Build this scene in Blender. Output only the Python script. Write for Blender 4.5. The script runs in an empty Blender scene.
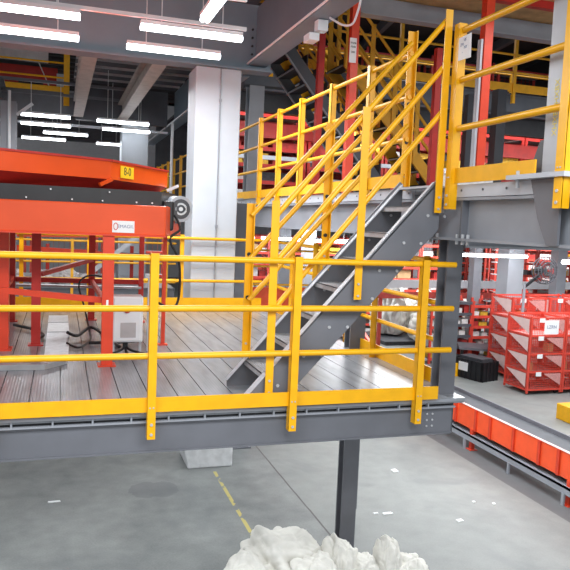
import bpy, bmesh, math, random
from mathutils import Vector, Matrix, noise
random.seed(7)
S = bpy.context.scene
COL = S.collection
H = 3.83                      # eye height above the hall floor

# ---------------------------------------------------------------- camera
def make_camera():
    cd = bpy.data.cameras.new('camera'); co = bpy.data.objects.new('camera', cd); COL.objects.link(co)
    pit, yaw, roll = -9.15923556e-02, 3.18903585e-01, 4.18197444e-02
    cd.sensor_fit = 'HORIZONTAL'; cd.sensor_width = 36; cd.lens = 687.09/570*36
    cd.clip_start = .05; cd.clip_end = 300
    fw = Vector((math.sin(yaw)*math.cos(pit), math.cos(yaw)*math.cos(pit), math.sin(pit)))
    r = fw.cross(Vector((0, 0, 1))).normalized(); u = r.cross(fw)
    c, s = math.cos(roll), math.sin(roll)
    r2 = r*c+u*s; u2 = u*c-r*s
    m = Matrix((r2, u2, -fw)).transposed().to_4x4(); m.translation = Vector((0, 0, H))
    co.matrix_world = m; S.camera = co
make_camera()

# ---------------------------------------------------------------- world, exposure, added area lights
w = bpy.data.worlds.new('world'); S.world = w; w.use_nodes = True
w.node_tree.nodes['Background'].inputs[0].default_value = (.93, .96, 1, 1)
w.node_tree.nodes['Background'].inputs[1].default_value = .75
S.view_settings.view_transform = 'Standard'; S.view_settings.look = 'None'
S.view_settings.exposure = 0.0; S.view_settings.gamma = 1.0; S.view_settings.use_curve_mapping = False

def area(loc, sx, sy, power, rot=(0, 0, 0), col=(.95, .98, 1)):  # bare area lamp without a housing, added to light the scene
    l = bpy.data.lights.new('added_area_light', 'AREA'); l.shape = 'RECTANGLE'; l.size = sx; l.size_y = sy
    l.energy = power; l.color = col
    o = bpy.data.objects.new('added_area_light', l); o.location = loc; o.rotation_euler = rot; COL.objects.link(o); return o
area((-1.0, 1.5, 5.9), 6, 1.0, 330)
area((0.5, 8.2, 5.8), 4.5, 1.6, 150)
area((0.0, 19.5, 5.7), 3, 3, 90)
area((0.8, 12.5, 5.8), 3, 3, 130)
area((-1.0, 7.5, 2.1), 6, 3, 90)  # added fill under the lower deck, no fixture there
area((3.5, -1.5, 6.5), 6, 2.0, 420, (math.radians(35), 0, 0))
area((5.4, 8.8, 3.6), 2.5, 5, 300)  # added fill for the near side of the orange conveyor
area((9.5, 9.5, 3.6), 3, 4, 130)
area((13, 13.5, 3.7), 8, 4, 480)
area((14, 22.2, 3.7), 14, 2, 900)
area((5.5, 26, 3.7), 6, 8, 420)
area((8.0, 14.15, 6.6), 10, .3, 130, (math.radians(25), 0, 0))  # added strip lighting the upper racks from above
area((8.0, 6.5, 6.6), 7, 2, 130)
area((8.0, 12.2, 5.5), 10, .4, 110, (math.radians(78), 0, 0))  # added low strip brightening the upper rack fronts
area((9.0, 16.0, 9.0), 9, 2, 150)

# ---------------------------------------------------------------- materials
def lin(c):
    return tuple(((v/255+.055)/1.055)**2.4 if v > 10 else v/255/12.92 for v in c)+(1,)
def nt(name):
    m = bpy.data.materials.new(name); m.use_nodes = True
    return m, m.node_tree.nodes, m.node_tree.links
def paint(name, c, rough=.45, metal=0, var=.12, scale=6, bump=.0, spec=.5, dirt=None):
    m, N, L = nt(name); b = N['Principled BSDF']
    tc = N.new('ShaderNodeTexCoord'); n = N.new('ShaderNodeTexNoise')
    n.inputs['Scale'].default_value = scale; n.inputs['Detail'].default_value = 6
    L.new(tc.outputs['Object'], n.inputs['Vector'])
    r = N.new('ShaderNodeValToRGB'); col = lin(c)
    d = dirt and lin(dirt) or tuple(v*(1-var*2.2) for v in col[:3])+(1,)
    r.color_ramp.elements[0].position = .3; r.color_ramp.elements[1].position = .62
    r.color_ramp.elements[0].color = d
    r.color_ramp.elements[1].color = col
    L.new(n.outputs['Fac'], r.inputs['Fac']); L.new(r.outputs['Color'], b.inputs['Base Color'])
    b.inputs['Roughness'].default_value = rough; b.inputs['Metallic'].default_value = metal
    b.inputs['Specular IOR Level'].default_value = spec
    if bump:
        bp = N.new('ShaderNodeBump'); bp.inputs['Strength'].default_value = bump; bp.inputs['Distance'].default_value = .02
        L.new(n.outputs['Fac'], bp.inputs['Height']); L.new(bp.outputs['Normal'], b.inputs['Normal'])
    return m
def glow(name, c, s):
    m, N, L = nt(name); b = N['Principled BSDF']
    b.inputs['Base Color'].default_value = lin(c); b.inputs['Emission Color'].default_value = lin(c)
    b.inputs['Emission Strength'].default_value = s; return m

M = dict(
    yellow=paint('yellow_paint', (246, 180, 4), .38, var=.05, scale=9),
    yellow_far=paint('yellow_paint_worn', (238, 172, 34), .45, var=.08),
    steel=paint('dark_grey_steel_paint', (110, 112, 119), .42, var=.08, scale=3),
    steel_mid=paint('mid_grey_steel_paint', (150, 154, 162), .42, var=.06, scale=3),
    steel_light=paint('light_grey_steel_paint', (190, 194, 202), .4, var=.05, scale=4),
    steel_dark=paint('charcoal_steel_paint', (84, 87, 94), .45, var=.08, scale=3),
    girder=paint('blue_grey_girder_paint', (122, 138, 150), .45, var=.05, scale=2),
    shadowed=paint('shadowed_steel', (52, 52, 56), .6, var=.1),  # steel with shade put into its colour: hung-stair treads, dim roof members
    tread=paint('bare_steel_tread', (192, 194, 198), .35, metal=.08, var=.1, scale=14),
    white=paint('white_paint', (232, 234, 238), .5, var=.03),
    column=paint('white_column_paint', (190, 197, 205), .55, var=.04, scale=2),
    concrete_block=paint('white_concrete', (222, 224, 226), .8, var=.1, scale=8, bump=.3),
    orange=paint('orange_gloss_paint', (238, 84, 26), .25, var=.06, scale=2),
    orange_low=paint('orange_red_gloss_paint', (240, 92, 50), .22, var=.06, scale=2),
    red=paint('red_leg_paint', (228, 72, 44), .35, var=.06),
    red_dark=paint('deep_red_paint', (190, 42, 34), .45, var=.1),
    red_rack=paint('rack_red_paint', (212, 82, 72), .5, var=.12),
    red_cage=paint('cage_red_paint', (222, 74, 58), .5, var=.08),
    conv=paint('conveyor_orange_paint', (245, 88, 42), .4, var=.05),
    conv_rib=paint('conveyor_rib_paint', (214, 62, 34), .4, var=.05),
    black=paint('black_rubber', (34, 34, 38), .45, var=.2),
    belt=paint('grey_belt', (82, 84, 90), .6, var=.08),
    alum=paint('brushed_aluminium', (205, 208, 212), .3, metal=.75, var=.12, scale=12),
    duct=paint('galvanised_duct', (176, 178, 182), .38, metal=.3, var=.12),
    cloth=paint('white_sack_cloth', (226, 224, 217), .9, var=.06, scale=7, bump=.8, spec=.1),
    sheet=paint('translucent_plastic_sheet', (206, 200, 200), .5, var=.1, scale=3, bump=.4),
    paper=paint('white_paper', (243, 244, 246), .7, var=.01),
    beige=paint('beige_steel_beam', (196, 184, 176), .5, var=.1),
    ply=paint('plywood_soffit', (206, 164, 110), .75, var=.14, scale=5),
    ceil=paint('dark_ceiling_sheet', (78, 78, 84), .6, var=.08),
    roofd=paint('roof_sheet', (70, 66, 66), .7, var=.25, scale=1.5),
    card=paint('cardboard', (196, 164, 120), .8, var=.1),
    goods_w=paint('pale_goods', (226, 224, 222), .7, var=.1, scale=20),
    goods_y=paint('yellow_goods', (232, 186, 60), .6, var=.15, scale=20),
    goods_r=paint('red_goods', (176, 48, 44), .6, var=.15, scale=20),
    goods_g=paint('dark_goods', (70, 72, 78), .6, var=.2, scale=20),
    shelf=paint('shelf_grey', (186, 182, 184), .5, var=.08),
    wallp=paint('pale_wall_panel', (222, 224, 228), .8, var=.03),
    tube=glow('fluorescent_tube', (245, 250, 255), 9.0),
    ink=paint('black_ink', (40, 40, 44), .6, var=.02),
    ink_grey=paint('grey_blue_ink', (128, 138, 168), .6, var=.02),
    ink_red=paint('red_ink', (220, 70, 50), .6, var=.02),
    sign=paint('yellow_sign_face', (250, 206, 20), .5, var=.02),
    mesh_net=paint('pinkish_net', (214, 150, 146), .7, var=.1, scale=30),
    mesh_w=paint('pale_wire', (236, 206, 202), .5, var=.05),
    yellow_mark=paint('yellow_stencil', (244, 226, 110), .6, var=.1),
)
def floor_mat():
    m, N, L = nt('hall_concrete'); b = N['Principled BSDF']
    g = N.new('ShaderNodeNewGeometry'); sep = N.new('ShaderNodeSeparateXYZ'); L.new(g.outputs['Position'], sep.inputs[0])
    def noi(sc, det=6, dist=0):
        n = N.new('ShaderNodeTexNoise'); n.inputs['Scale'].default_value = sc; n.inputs['Detail'].default_value = det
        n.inputs['Distortion'].default_value = dist; L.new(g.outputs['Position'], n.inputs['Vector']); return n.outputs['Fac']
    def mth(op, a, bb=None, c=None):
        n = N.new('ShaderNodeMath'); n.operation = op
        for i, v in enumerate((a, bb, c)):
            if v is None: continue
            if isinstance(v, (int, float)): n.inputs[i].default_value = v
            else: L.new(v, n.inputs[i])
        return n.outputs[0]
    def mix(f, a, c):
        n = N.new('ShaderNodeMix'); n.data_type = 'RGBA'
        L.new(f, n.inputs[0]) if not isinstance(f, float) else setattr(n.inputs[0], 'default_value', f)
        for i, v in ((6, a), (7, c)):
            if isinstance(v, tuple): n.inputs[i].default_value = v
            else: L.new(v, n.inputs[i])
        return n.outputs[2]
    x = sep.outputs[0]; y = sep.outputs[1]
    r = N.new('ShaderNodeValToRGB'); e = r.color_ramp.elements
    e[0].position = .28; e[0].color = lin((92, 96, 97)); e[1].position = .72; e[1].color = lin((156, 159, 157))
    big = mth('ADD', mth('MULTIPLY', noi(.55, 8, .6), .5), mth('ADD', mth('MULTIPLY', noi(4, 12), .3), mth('MULTIPLY', noi(45, 3), .2))); L.new(big, r.inputs['Fac'])
    right = mth('GREATER_THAN', x, 3.22)
    c = mix(right, r.outputs['Color'], mix(.4, r.outputs['Color'], lin((142, 145, 142))))
    crack = mth('LESS_THAN', mth('ABSOLUTE', mth('ADD', mth('SUBTRACT', x, 3.22), mth('MULTIPLY', mth('SUBTRACT', noi(3), .5), .02))), .012)
    c = mix(crack, c, lin((84, 82, 82)))
    # scuffed marks
    st = N.new('ShaderNodeValToRGB'); st.color_ramp.elements[0].position = .56; st.color_ramp.elements[1].position = .66
    L.new(noi(1.1, 5, 1.2), st.inputs['Fac'])
    c = mix(mth('MULTIPLY', st.outputs['Color'], .32), c, lin((112, 116, 118)))
    # dark worn patch
    dx = mth('DIVIDE', mth('SUBTRACT', x, 1.3), .42); dy = mth('DIVIDE', mth('SUBTRACT', y, 9.45), .35)
    d2 = mth('ADD', mth('MULTIPLY', dx, dx), mth('MULTIPLY', dy, dy))
    pt = mth('MULTIPLY', mth('LESS_THAN', mth('ADD', d2, mth('MULTIPLY', noi(5), 1.2)), 1.3), .5)
    c = mix(pt, c, lin((98, 100, 104)))
    # painted line, worn
    ln = mth('MULTIPLY', mth('LESS_THAN', mth('ABSOLUTE', mth('SUBTRACT', x, 2.28)), .025), mth('GREATER_THAN', noi(4), .46))
    ln = mth('MULTIPLY', ln, mth('MULTIPLY', mth('GREATER_THAN', y, 6.0), mth('LESS_THAN', y, 9.95)))
    c = mix(mth('MULTIPLY', ln, .75), c, lin((206, 190, 100)))
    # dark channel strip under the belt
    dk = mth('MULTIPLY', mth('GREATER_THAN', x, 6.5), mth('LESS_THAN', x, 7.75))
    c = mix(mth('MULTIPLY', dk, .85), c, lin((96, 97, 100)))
    L.new(c, b.inputs['Base Color'])
    b.inputs['Roughness'].default_value = .42
    rr = mth('ADD', mth('MULTIPLY', noi(2.2), .35), .3); L.new(rr, b.inputs['Roughness'])
    return m
M['floor'] = floor_mat()
def deck_mat():
    m, N, L = nt('deck_plank_metal'); b = N['Principled BSDF']
    g = N.new('ShaderNodeNewGeometry')
    mp = N.new('ShaderNodeMapping'); mp.inputs['Scale'].default_value = (5, .9, 1); L.new(g.outputs['Position'], mp.inputs['Vector'])
    n = N.new('ShaderNodeTexNoise'); n.inputs['Scale'].default_value = 2; n.inputs['Detail'].default_value = 6; L.new(mp.outputs[0], n.inputs['Vector'])
    r = N.new('ShaderNodeValToRGB'); r.color_ramp.elements[0].position = .3; r.color_ramp.elements[1].position = .7
    r.color_ramp.elements[0].color = lin((132, 136, 142)); r.color_ramp.elements[1].color = lin((160, 164, 169))
    L.new(n.outputs['Fac'], r.inputs['Fac']); L.new(r.outputs['Color'], b.inputs['Base Color'])
    wv = N.new('ShaderNodeTexWave'); wv.inputs['Scale'].default_value = 14; wv.bands_direction = 'X'
    L.new(g.outputs['Position'], wv.inputs['Vector'])
    bp = N.new('ShaderNodeBump'); bp.inputs['Strength'].default_value = .12; bp.inputs['Distance'].default_value = .005
    L.new(wv.outputs['Fac'], bp.inputs['Height']); L.new(bp.outputs['Normal'], b.inputs['Normal'])
    b.inputs['Roughness'].default_value = .24; b.inputs['Metallic'].default_value = .12
    return m
M['deck'] = deck_mat()

# ---------------------------------------------------------------- mesh builder
def wpos(o):
    v = Vector((0, 0, 0))
    while o: v += o.location; o = o.parent
    return v
class MB:
    def __init__(s): s.v = []; s.f = []; s.smooth = False
    def add(s, vs, fs):
        k = len(s.v); s.v += [tuple(v) for v in vs]; s.f += [tuple(i+k for i in f) for f in fs]; return s
    def box(s, x0, x1, y0, y1, z0, z1):
        vs = [(x, y, z) for x in (x0, x1) for y in (y0, y1) for z in (z0, z1)]
        return s.add(vs, [(0, 1, 3, 2), (4, 6, 7, 5), (0, 4, 5, 1), (2, 3, 7, 6), (0, 2, 6, 4), (1, 5, 7, 3)])
    def bar(s, a, b, w, h, up=(0, 0, 1)):
        a = Vector(a); b = Vector(b); d = (b-a).normalized(); up = Vector(up)
        if abs(d.dot(up)) > .98: up = Vector((0, 1, 0))
        r = d.cross(up).normalized(); u = r.cross(d)
        vs = [p+r*(sx*w/2)+u*(sz*h/2) for p in (a, b) for sx in (-1, 1) for sz in (-1, 1)]
        return s.add(vs, [(0, 1, 3, 2), (4, 6, 7, 5), (0, 4, 5, 1), (2, 3, 7, 6), (0, 2, 6, 4), (1, 5, 7, 3)])
    def tube(s, a, b, r, n=10, r2=None):
        a = Vector(a); b = Vector(b); d = (b-a).normalized(); up = Vector((0, 0, 1)) if abs(d.z) < .9 else Vector((0, 1, 0))
        q = d.cross(up).normalized(); u = q.cross(d); r2 = r if r2 is None else r2
        vs = [a+(q*math.cos(t)+u*math.sin(t))*r for t in [2*math.pi*i/n for i in range(n)]]
        vs += [b+(q*math.cos(t)+u*math.sin(t))*r2 for t in [2*math.pi*i/n for i in range(n)]]
        fs = [(i, (i+1) % n, n+(i+1) % n, n+i) for i in range(n)]+[tuple(range(n))[::-1], tuple(range(n, 2*n))]
        s.smooth = True
        return s.add(vs, fs)
    def path(s, pts, r, n=8):
        pts = [Vector(p) for p in pts]
        # smooth it
        q = []
        for i in range(len(pts)-1):
            p0 = pts[max(i-1, 0)]; p1 = pts[i]; p2 = pts[i+1]; p3 = pts[min(i+2, len(pts)-1)]
            for k in range(6):
                t = k/6; q.append(.5*((2*p1)+(p2-p0)*t+(2*p0-5*p1+4*p2-p3)*t*t+(3*p1-p0-3*p2+p3)*t**3))
        q.append(pts[-1]); vs = []; fs = []
        for i, p in enumerate(q):
            d = (q[min(i+1, len(q)-1)]-q[max(i-1, 0)]).normalized(); up = Vector((.13, .21, 1)).normalized()
            a = d.cross(up).normalized(); b = a.cross(d)
            vs += [p+(a*math.cos(t)+b*math.sin(t))*r for t in [2*math.pi*k/n for k in range(n)]]
        for i in range(len(q)-1):
            for k in range(n): fs.append((i*n+k, i*n+(k+1) % n, (i+1)*n+(k+1) % n, (i+1)*n+k))
        fs += [tuple(range(n))[::-1], tuple(range((len(q)-1)*n, len(q)*n))]
        s.smooth = True; return s.add(vs, fs)
    def prism(s, poly, axis, a, b):
        # poly of 2-tuples in the other two axes; extruded along axis from a to b
        def mk(p, t):
            return {'x': (t, p[0], p[1]), 'y': (p[0], t, p[1]), 'z': (p[0], p[1], t)}[axis]
        n = len(poly); vs = [mk(p, a) for p in poly]+[mk(p, b) for p in poly]
        return s.add(vs, [(i, (i+1) % n, n+(i+1) % n, n+i) for i in range(n)]+[tuple(range(n))[::-1], tuple(range(n, 2*n))])
    def ibeam(s, a, b, w, h, up=(0, 0, 1), tf=.02, tw=.014):
        a = Vector(a); b = Vector(b); d = (b-a).normalized(); up = Vector(up)
        r = d.cross(up).normalized(); u = r.cross(d)
        s.bar(a+u*(h/2-tf/2), b+u*(h/2-tf/2), w, tf, up); s.bar(a-u*(h/2-tf/2), b-u*(h/2-tf/2), w, tf, up)
        return s.bar(a, b, tw, h-2*tf, up)
    def build(s, name, mat, parent=None, bevel=0, loc=None, label=None):
        me = bpy.data.meshes.new(name)
        o = bpy.data.objects.new(name, me); COL.objects.link(o)
        if parent: o.parent = parent; off = wpos(parent)
        else:
            if loc is None:
                xs, ys, zs = zip(*s.v); loc = ((min(xs)+max(xs))/2, (min(ys)+max(ys))/2, min(zs))
            o.location = loc; off = Vector(loc)
        me.from_pydata([Vector(v)-off for v in s.v], [], s.f); me.materials.append(M[mat])
        bm = bmesh.new(); bm.from_mesh(me); bmesh.ops.recalc_face_normals(bm, faces=bm.faces)
        bm.to_mesh(me); bm.free()
        if s.smooth:
            for p in me.polygons: p.use_smooth = True
            me.set_sharp_from_angle(angle=math.radians(40))
        if bevel:
            md = o.modifiers.new('bevel', 'BEVEL'); md.width = bevel; md.segments = 2; md.limit_method = 'ANGLE'
        if label: o['label'] = label
        return o
def tag(o, label=None, cat=None, group=None, kind=None):
    if label: o['label'] = label
    if cat: o['category'] = cat
    if group: o['group'] = group
    if kind: o['kind'] = kind
    return o
def empty(name, loc, label, cat, group=None):
    o = bpy.data.objects.new(name, None); COL.objects.link(o); o.location = loc; o.empty_display_size = .1
    return tag(o, label, cat, group)
def struct(name, mb, mat, label=None):
    o = mb.build(name, mat); tag(o, label, None, None, 'structure'); return o
KIDS = {}
def copy_tree(o, parent=None, label=None, loc=None, rz=None):
    c = o.copy(); COL.objects.link(c)
    if parent: c.parent = parent
    if label: c['label'] = label
    if loc is not None: c.location = loc
    if rz is not None: c.rotation_euler = (0, 0, rz)
    for ch in [x for x in ALLK(o)]: copy_tree(ch, c)
    return c
def ALLK(o): return [x for x in list(COL.objects) if x.parent == o]
def text(s, size, mat, parent, M4, name='lettering'):
    cu = bpy.data.curves.new(name, 'FONT'); cu.body = s; cu.size = size; cu.extrude = .0006; cu.align_x = 'CENTER'; cu.align_y = 'CENTER'
    t = bpy.data.objects.new('tmp', cu); COL.objects.link(t); bpy.context.view_layer.update()
    me = bpy.data.meshes.new_from_object(t.evaluated_get(bpy.context.evaluated_depsgraph_get()))
    bpy.data.objects.remove(t); me.transform(M4); me.transform(Matrix.Translation(-wpos(parent)))
    me.materials.clear(); me.materials.append(M[mat])
    o = bpy.data.objects.new(name, me); COL.objects.link(o); o.parent = parent; return o
def facing(loc, xdir, updir):
    x = Vector(xdir).normalized(); y = Vector(updir).normalized(); z = x.cross(y)
    m = Matrix((x, y, z)).transposed().to_4x4(); m.translation = Vector(loc); return m

# ================================================================ SETTING
struct('floor', MB().box(-14, 34, -6, 44, -.1, 0), 'floor')
struct('wall_back', MB().box(-14, 34, 44, 44.2, 0, 11), 'wallp')
struct('wall_right', MB().box(34, 34.2, -6, 44.2, 0, 11), 'wallp')
# roof over everything, with ribs
rf = MB().box(-14, 34, -6, 44.2, 10.9, 11)
for i in range(36): rf.box(-14, 34, 9+i, 9.12+i, 10.75, 10.9)
struct('ceiling', rf, 'roofd')
# lower deck of long planks
dk = MB()
x = -3.02
while x < 3.17:
    dk.box(x+.004, min(x+.213, 3.19), 4.80, 10.3, 2.42, 2.45); x += .217
dk.box(-3.02, 3.19, 4.815, 10.28, 2.405, 2.418)
struct('floor_deck', dk, 'deck')
# second-storey deck slab and its sheets
ud = MB().box(2.94, 20, 1.8, 22.5, 4.11, 4.17)
struct('floor_upper_deck', ud, 'steel_mid')
pr = MB()
for y in [3, 4.2, 6.2, 7.5, 8.8, 10.1, 11.4, 13, 15, 17, 19, 21]: pr.box(3.1, 20, y, y+.1, 3.92, 4.11)
struct('trim_1', pr, 'steel_mid')
# ceiling of the left bay (underside of the third level) with dark sheet ribs
cl = MB().box(.28, 2.75, -2, 17.9, 7.02, 7.1)
cl.box(-12, .28, -2, 10.4, 7.02, 7.1)
struct('ceiling_left', cl, 'ceil')
rb = MB()
for i in range(10): rb.box(.28, 2.75, 10.7+i*.72, 10.73+i*.72, 6.97, 7.02)
struct('trim_2', rb, 'shelf')
cf = MB().box(-12, 2.75, 19.2, 30, 6.75, 6.85)
for i in range(22): cf.box(-12, 2.75, 19.4+i*.45, 19.45+i*.45, 6.68, 6.75)
struct('ceiling_far', cf, 'ceil')
# soffit above the stair landing
struct('ceiling_plywood', MB().box(2.95, 20, 1, 9.1, 7.0, 7.05), 'ply')
# third-level floor on the far side
struct('floor_third_level', MB().box(3.2, 20, 13.3, 24, 6.82, 6.88), 'ceil')

# ================================================================ STRUCTURAL STEEL
def hcol(name, x0, x1, y0, y1, z0, z1, mat, label, cat='column', face='y', plate=True, tf=.02):
    t = empty(name, ((x0+x1)/2, (y0+y1)/2, z0), label, cat)
    m = MB()
    if face == 'y':
        m.box(x0, x1, y0, y0+tf, z0, z1).box(x0, x1, y1-tf, y1, z0, z1).box((x0+x1)/2-.008, (x0+x1)/2+.008, y0+tf, y1-tf, z0, z1)
    else:
        m.box(x0, x0+tf, y0, y1, z0, z1).box(x1-tf, x1, y0, y1, z0, z1).box(x0+tf, x1-tf, (y0+y1)/2-.008, (y0+y1)/2+.008, z0, z1)
    m.build('shaft', mat, t)
    if plate:
        MB().box(x0-.07, x1+.07, y0-.07, y1+.07, z0, z0+.022).build('base_plate', mat, t)
        for sx in (x0-.04, x1+.04):
            for sy in (y0-.04, y1+.04):
                MB().tube((sx, sy, z0+.022), (sx, sy, z0+.05), .012, 6).build('bolt', 'tread', t)
    return t
# big white columns
c = empty('boxed_column', (2.2, 10.45, 0), 'big white boxed column rising between deck and ceiling beam, grey conduit on it', 'column')
MB().box(1.86, 2.54, 10.16, 10.78, .42, 6.04).build('shaft', 'column', c, .015)
MB().prism([(1.90, .0), (2.60, .0), (2.60, .3), (2.56, .44), (1.84, .44), (1.84, .3)], 'y', 10.12, 10.84).build('footing', 'concrete_block', c, .02)
MB().tube((2.225, 10.145, .45), (2.225, 10.145, 6.03), .011, 8).build('conduit', 'steel_mid', c)
cc = MB()
for z in (3.7, 5.55): cc.box(2.205, 2.245, 10.12, 10.16, z, z+.04)
cc.build('conduit_clip', 'steel_mid', c)
c = empty('boxed_column', (1.82, 18.35, 0), 'distant white column beyond the orange machine, under the far lights', 'column')
MB().box(1.46, 2.12, 18.0, 18.6, 0, 6.1).build('shaft', 'column', c, .015)
MB().box(1.40, 2.18, 17.94, 18.66, 0, .4).build('footing', 'concrete_block', c, .02)
hcol('steel_column', 3.02, 3.16, 4.93, 5.08, 2.44, 3.74, 'steel', 'short grey steel post at the near right corner of the lower deck, carrying the upper beam', plate=False)
hcol('steel_column', 3.07, 3.25, 6.92, 7.08, 0, 3.74, 'steel', 'grey steel column standing on the hall floor behind the white sacks')
hcol('steel_column', 2.95, 3.20, 11.2, 11.45, 4.17, 6.05, 'steel_mid', 'grey steel column at the far end of the upper railing, beside the white column', face='y')
hcol('steel_column', 2.74, 3.04, 10.95, 11.25, 0, 4.1, 'steel', 'dark steel column under the far end of the upper deck, beside the white column')
t = hcol('steel_column', 2.97, 3.17, 3.58, 3.78, 4.20, 7.0, 'steel_light', 'pale grey column on the upper deck edge at the right, yellow stencil on it', face='x', plate=False)
MB().box(2.83, 3.3, 3.40, 3.96, 4.17, 4.20).build('base_plate', 'steel_light', t)
MB().prism([(3.78, 4.20), (3.93, 4.20), (3.82, 4.43), (3.78, 4.43)], 'x', 2.975, 2.99).build('gusset', 'steel_dark', t)
for y in (3.50, 3.90): MB().tube((2.88, y, 4.12), (2.88, y, 4.23), .014, 6).build('bolt', 'tread', t)
text('XHXBXHXBX', .058, 'yellow_mark', t, facing((2.968, 3.685, 4.62), (0, 0, 1), (0, 1, 0)), 'stencil')

t = empty('edge_beam', (0, 4.86, 2.13), 'long dark grey beam carrying the near edge of the lower deck', 'beam')
MB().box(-3.1, 3.09, 4.835, 4.85, 2.16, 2.37).box(-3.1, 3.09, 4.82, 4.95, 2.148, 2.162).box(-3.1, 3.09, 4.82, 4.95, 2.355, 2.37).build('channel', 'steel', t)
MB().box(3.0, 3.12, 4.86, 5.1, 2.15, 2.40).build('corner_stub', 'steel_dark', t)
MB().box(2.93, 3.19, 4.85, 5.14, 2.40, 2.435).build('cap_plate', 'steel', t)
m = MB()
for i in range(4):
    for z in (2.22, 2.27, 2.32):
        if i < 2: m.tube((2.86+i*.05, 4.835, z), (2.86+i*.05, 4.828, z), .009, 6)
m.build('bolt', 'tread', t)
t = empty('edge_trim', (0, 4.82, 2.37), 'thin grey plank-end strip with dark slots under the yellow toe board', 'trim')
MB().box(-3.1, 3.1, 4.79, 4.815, 2.425, 2.447).box(-3.1, 3.1, 4.80, 4.83, 2.372, 2.385).build('lip', 'steel_mid', t)
m = MB()
xx = -2.92
while xx < 3.1: m.box(xx, xx+.012, 4.80, 4.83, 2.385, 2.425); xx += .262
m.build('divider', 'steel_mid', t)
MB().box(-3.1, 3.1, 4.84, 4.86, 2.38, 2.425).build('slot_shade', 'black', t)  # black sheet stands for the shade inside the open plank ends
tag(MB().ibeam((3.1, 5.1, 2.27), (3.1, 10.3, 2.27), .14, .24).build('side_beam', 'steel'), 'grey beam under the right side of the lower deck', 'beam')
tag(MB().ibeam((-3, 10.2, 2.27), (3.1, 10.2, 2.27), .14, .24).build('far_beam', 'steel'), 'grey beam under the far side of the lower deck', 'beam')

t = empty('upper_edge_beam', (3.0, 6, 3.74), 'deep grey beam along the edge of the upper deck above the stair', 'beam')
MB().box(2.99, 3.01, 1.8, 22, 3.76, 4.06).box(2.92, 3.08, 1.8, 22, 3.74, 3.76).box(2.92, 3.08, 1.8, 22, 4.05, 4.07).build('beam_section', 'steel_mid', t)
MB().box(2.915, 2.94, 1.8, 5.05, 4.075, 4.168).box(2.915, 2.94, 5.40, 22, 4.075, 4.168).build('deck_edge_plate', 'steel_light', t)
m = MB()
for i in range(60): m.tube((2.914, 2.1+i*.28, 4.125), (2.91, 2.1+i*.28, 4.125), .01, 6)
m.build('bolt', 'steel_dark', t)
MB().box(2.93, 3.0, 4.62, 4.64, 3.76, 4.05).box(2.93, 3.0, 3.62, 3.64, 3.76, 4.05).box(2.93, 3.0, 7.6, 7.62, 3.76, 4.05).build('stiffener', 'steel', t)
m = MB()
for y in (4.55, 4.62, 4.70, 5.0, 5.1): m.tube((2.95, y, 3.71), (2.95, y, 3.79), .013, 6)
m.build('flange_bolt', 'tread', t)
MB().prism([(3.79, 4.168), (3.50, 4.168), (3.50, 3.75), (3.60, 3.75), (3.70, 3.92)], 'x', 2.90, 2.918).build('gusset', 'steel', t)
tag(MB().ibeam((3.18, 4.98, 3.715), (12, 4.98, 3.715), .10, .07).build('cross_beam', 'steel_light'), 'grey beam running right from the corner post under the upper deck', 'beam')

t = empty('ceiling_beam', (-1, 10.1, 6.04), 'huge grey girder crossing overhead behind the nearest light tubes', 'beam')
MB().box(-8, 3.0, 10.22, 10.25, 6.07, 7.02).box(-8, 3.0, 10.08, 10.4, 6.04, 6.07).build('girder', 'girder', t)
m = MB()
for i in range(5):
    for j in range(2): m.tube((2.70+j*.08, 10.22, 6.18+i*.12), (2.70+j*.08, 10.20, 6.18+i*.12), .018, 6)
for i in range(5): m.tube((2.96, 10.22, 6.25+i*.12), (2.96, 10.20, 6.25+i*.12), .018, 6)
m.build('bolt', 'ink', t)
t = empty('ceiling_beam', (2.78, 4, 6.08), 'grey overhead girder running towards the viewer above the upper deck edge', 'beam')
MB().box(2.76, 2.79, 2, 10.2, 6.15, 6.98).box(2.64, 2.92, 2, 10.3, 6.13, 6.15).build('girder', 'girder', t)
MB().tube((2.635, 2, 6.16), (2.635, 10.4, 6.16), .014, 8).build('conduit', 'white', t)
m = MB()
m.tube((2.80, 7.55, 6.13), (2.80, 7.55, 5.98), .01, 6).box(2.74, 2.86, 7.5, 7.62, 6.0, 6.12).box(2.66, 2.78, 7.55, 7.75, 5.90, 5.98)
m.build('bracket_box', 'white', t)
MB().path([(2.84, 7.4, 6.12), (2.92, 7.2, 6.0), (2.95, 7.0, 5.97), (2.92, 6.8, 6.05), (2.9, 6.7, 6.13)], .012).build('hanging_cable', 'white', t)
t = empty('ceiling_beam', (2.75, 14, 6.1), 'grey overhead girder beyond the white column with a white conduit along it', 'beam')
MB().box(2.74, 2.77, 11, 17.9, 6.15, 6.98).box(2.62, 2.88, 11, 23, 6.13, 6.15).build('girder', 'girder', t)
MB().tube((2.6, 11, 6.16), (2.6, 22, 6.16), .016, 8).build('conduit', 'white', t)
MB().tube((2.6, 17.2, 6.15), (2.6, 17.2, 4.3), .035, 8).build('drop_pipe', 'white', t)
tag(MB().ibeam((.40, 10.45, 6.4), (.40, 18.05, 6.4), .23, .4, tf=.03).build('bay_beam', 'beige'), 'beige roof beam left of centre, receding over the orange machine', 'beam')
tag(MB().ibeam((1.46, 10.45, 6.4), (1.46, 18.05, 6.4), .23, .4, tf=.03).build('bay_beam', 'beige'), 'beige roof beam just left of the white column, receding overhead', 'beam')
tag(MB().box(.35, 2.6, 18.1, 18.35, 6.15, 7.0).build('far_girder', 'steel_dark'), 'dark far girder crossing behind the two beige roof beams', 'beam')
tag(MB().box(-8, .3, 18.6, 18.8, 6.3, 6.85).build('far_girder', 'steel'), 'grey far girder under the yellow railing at the upper left', 'beam')
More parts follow.
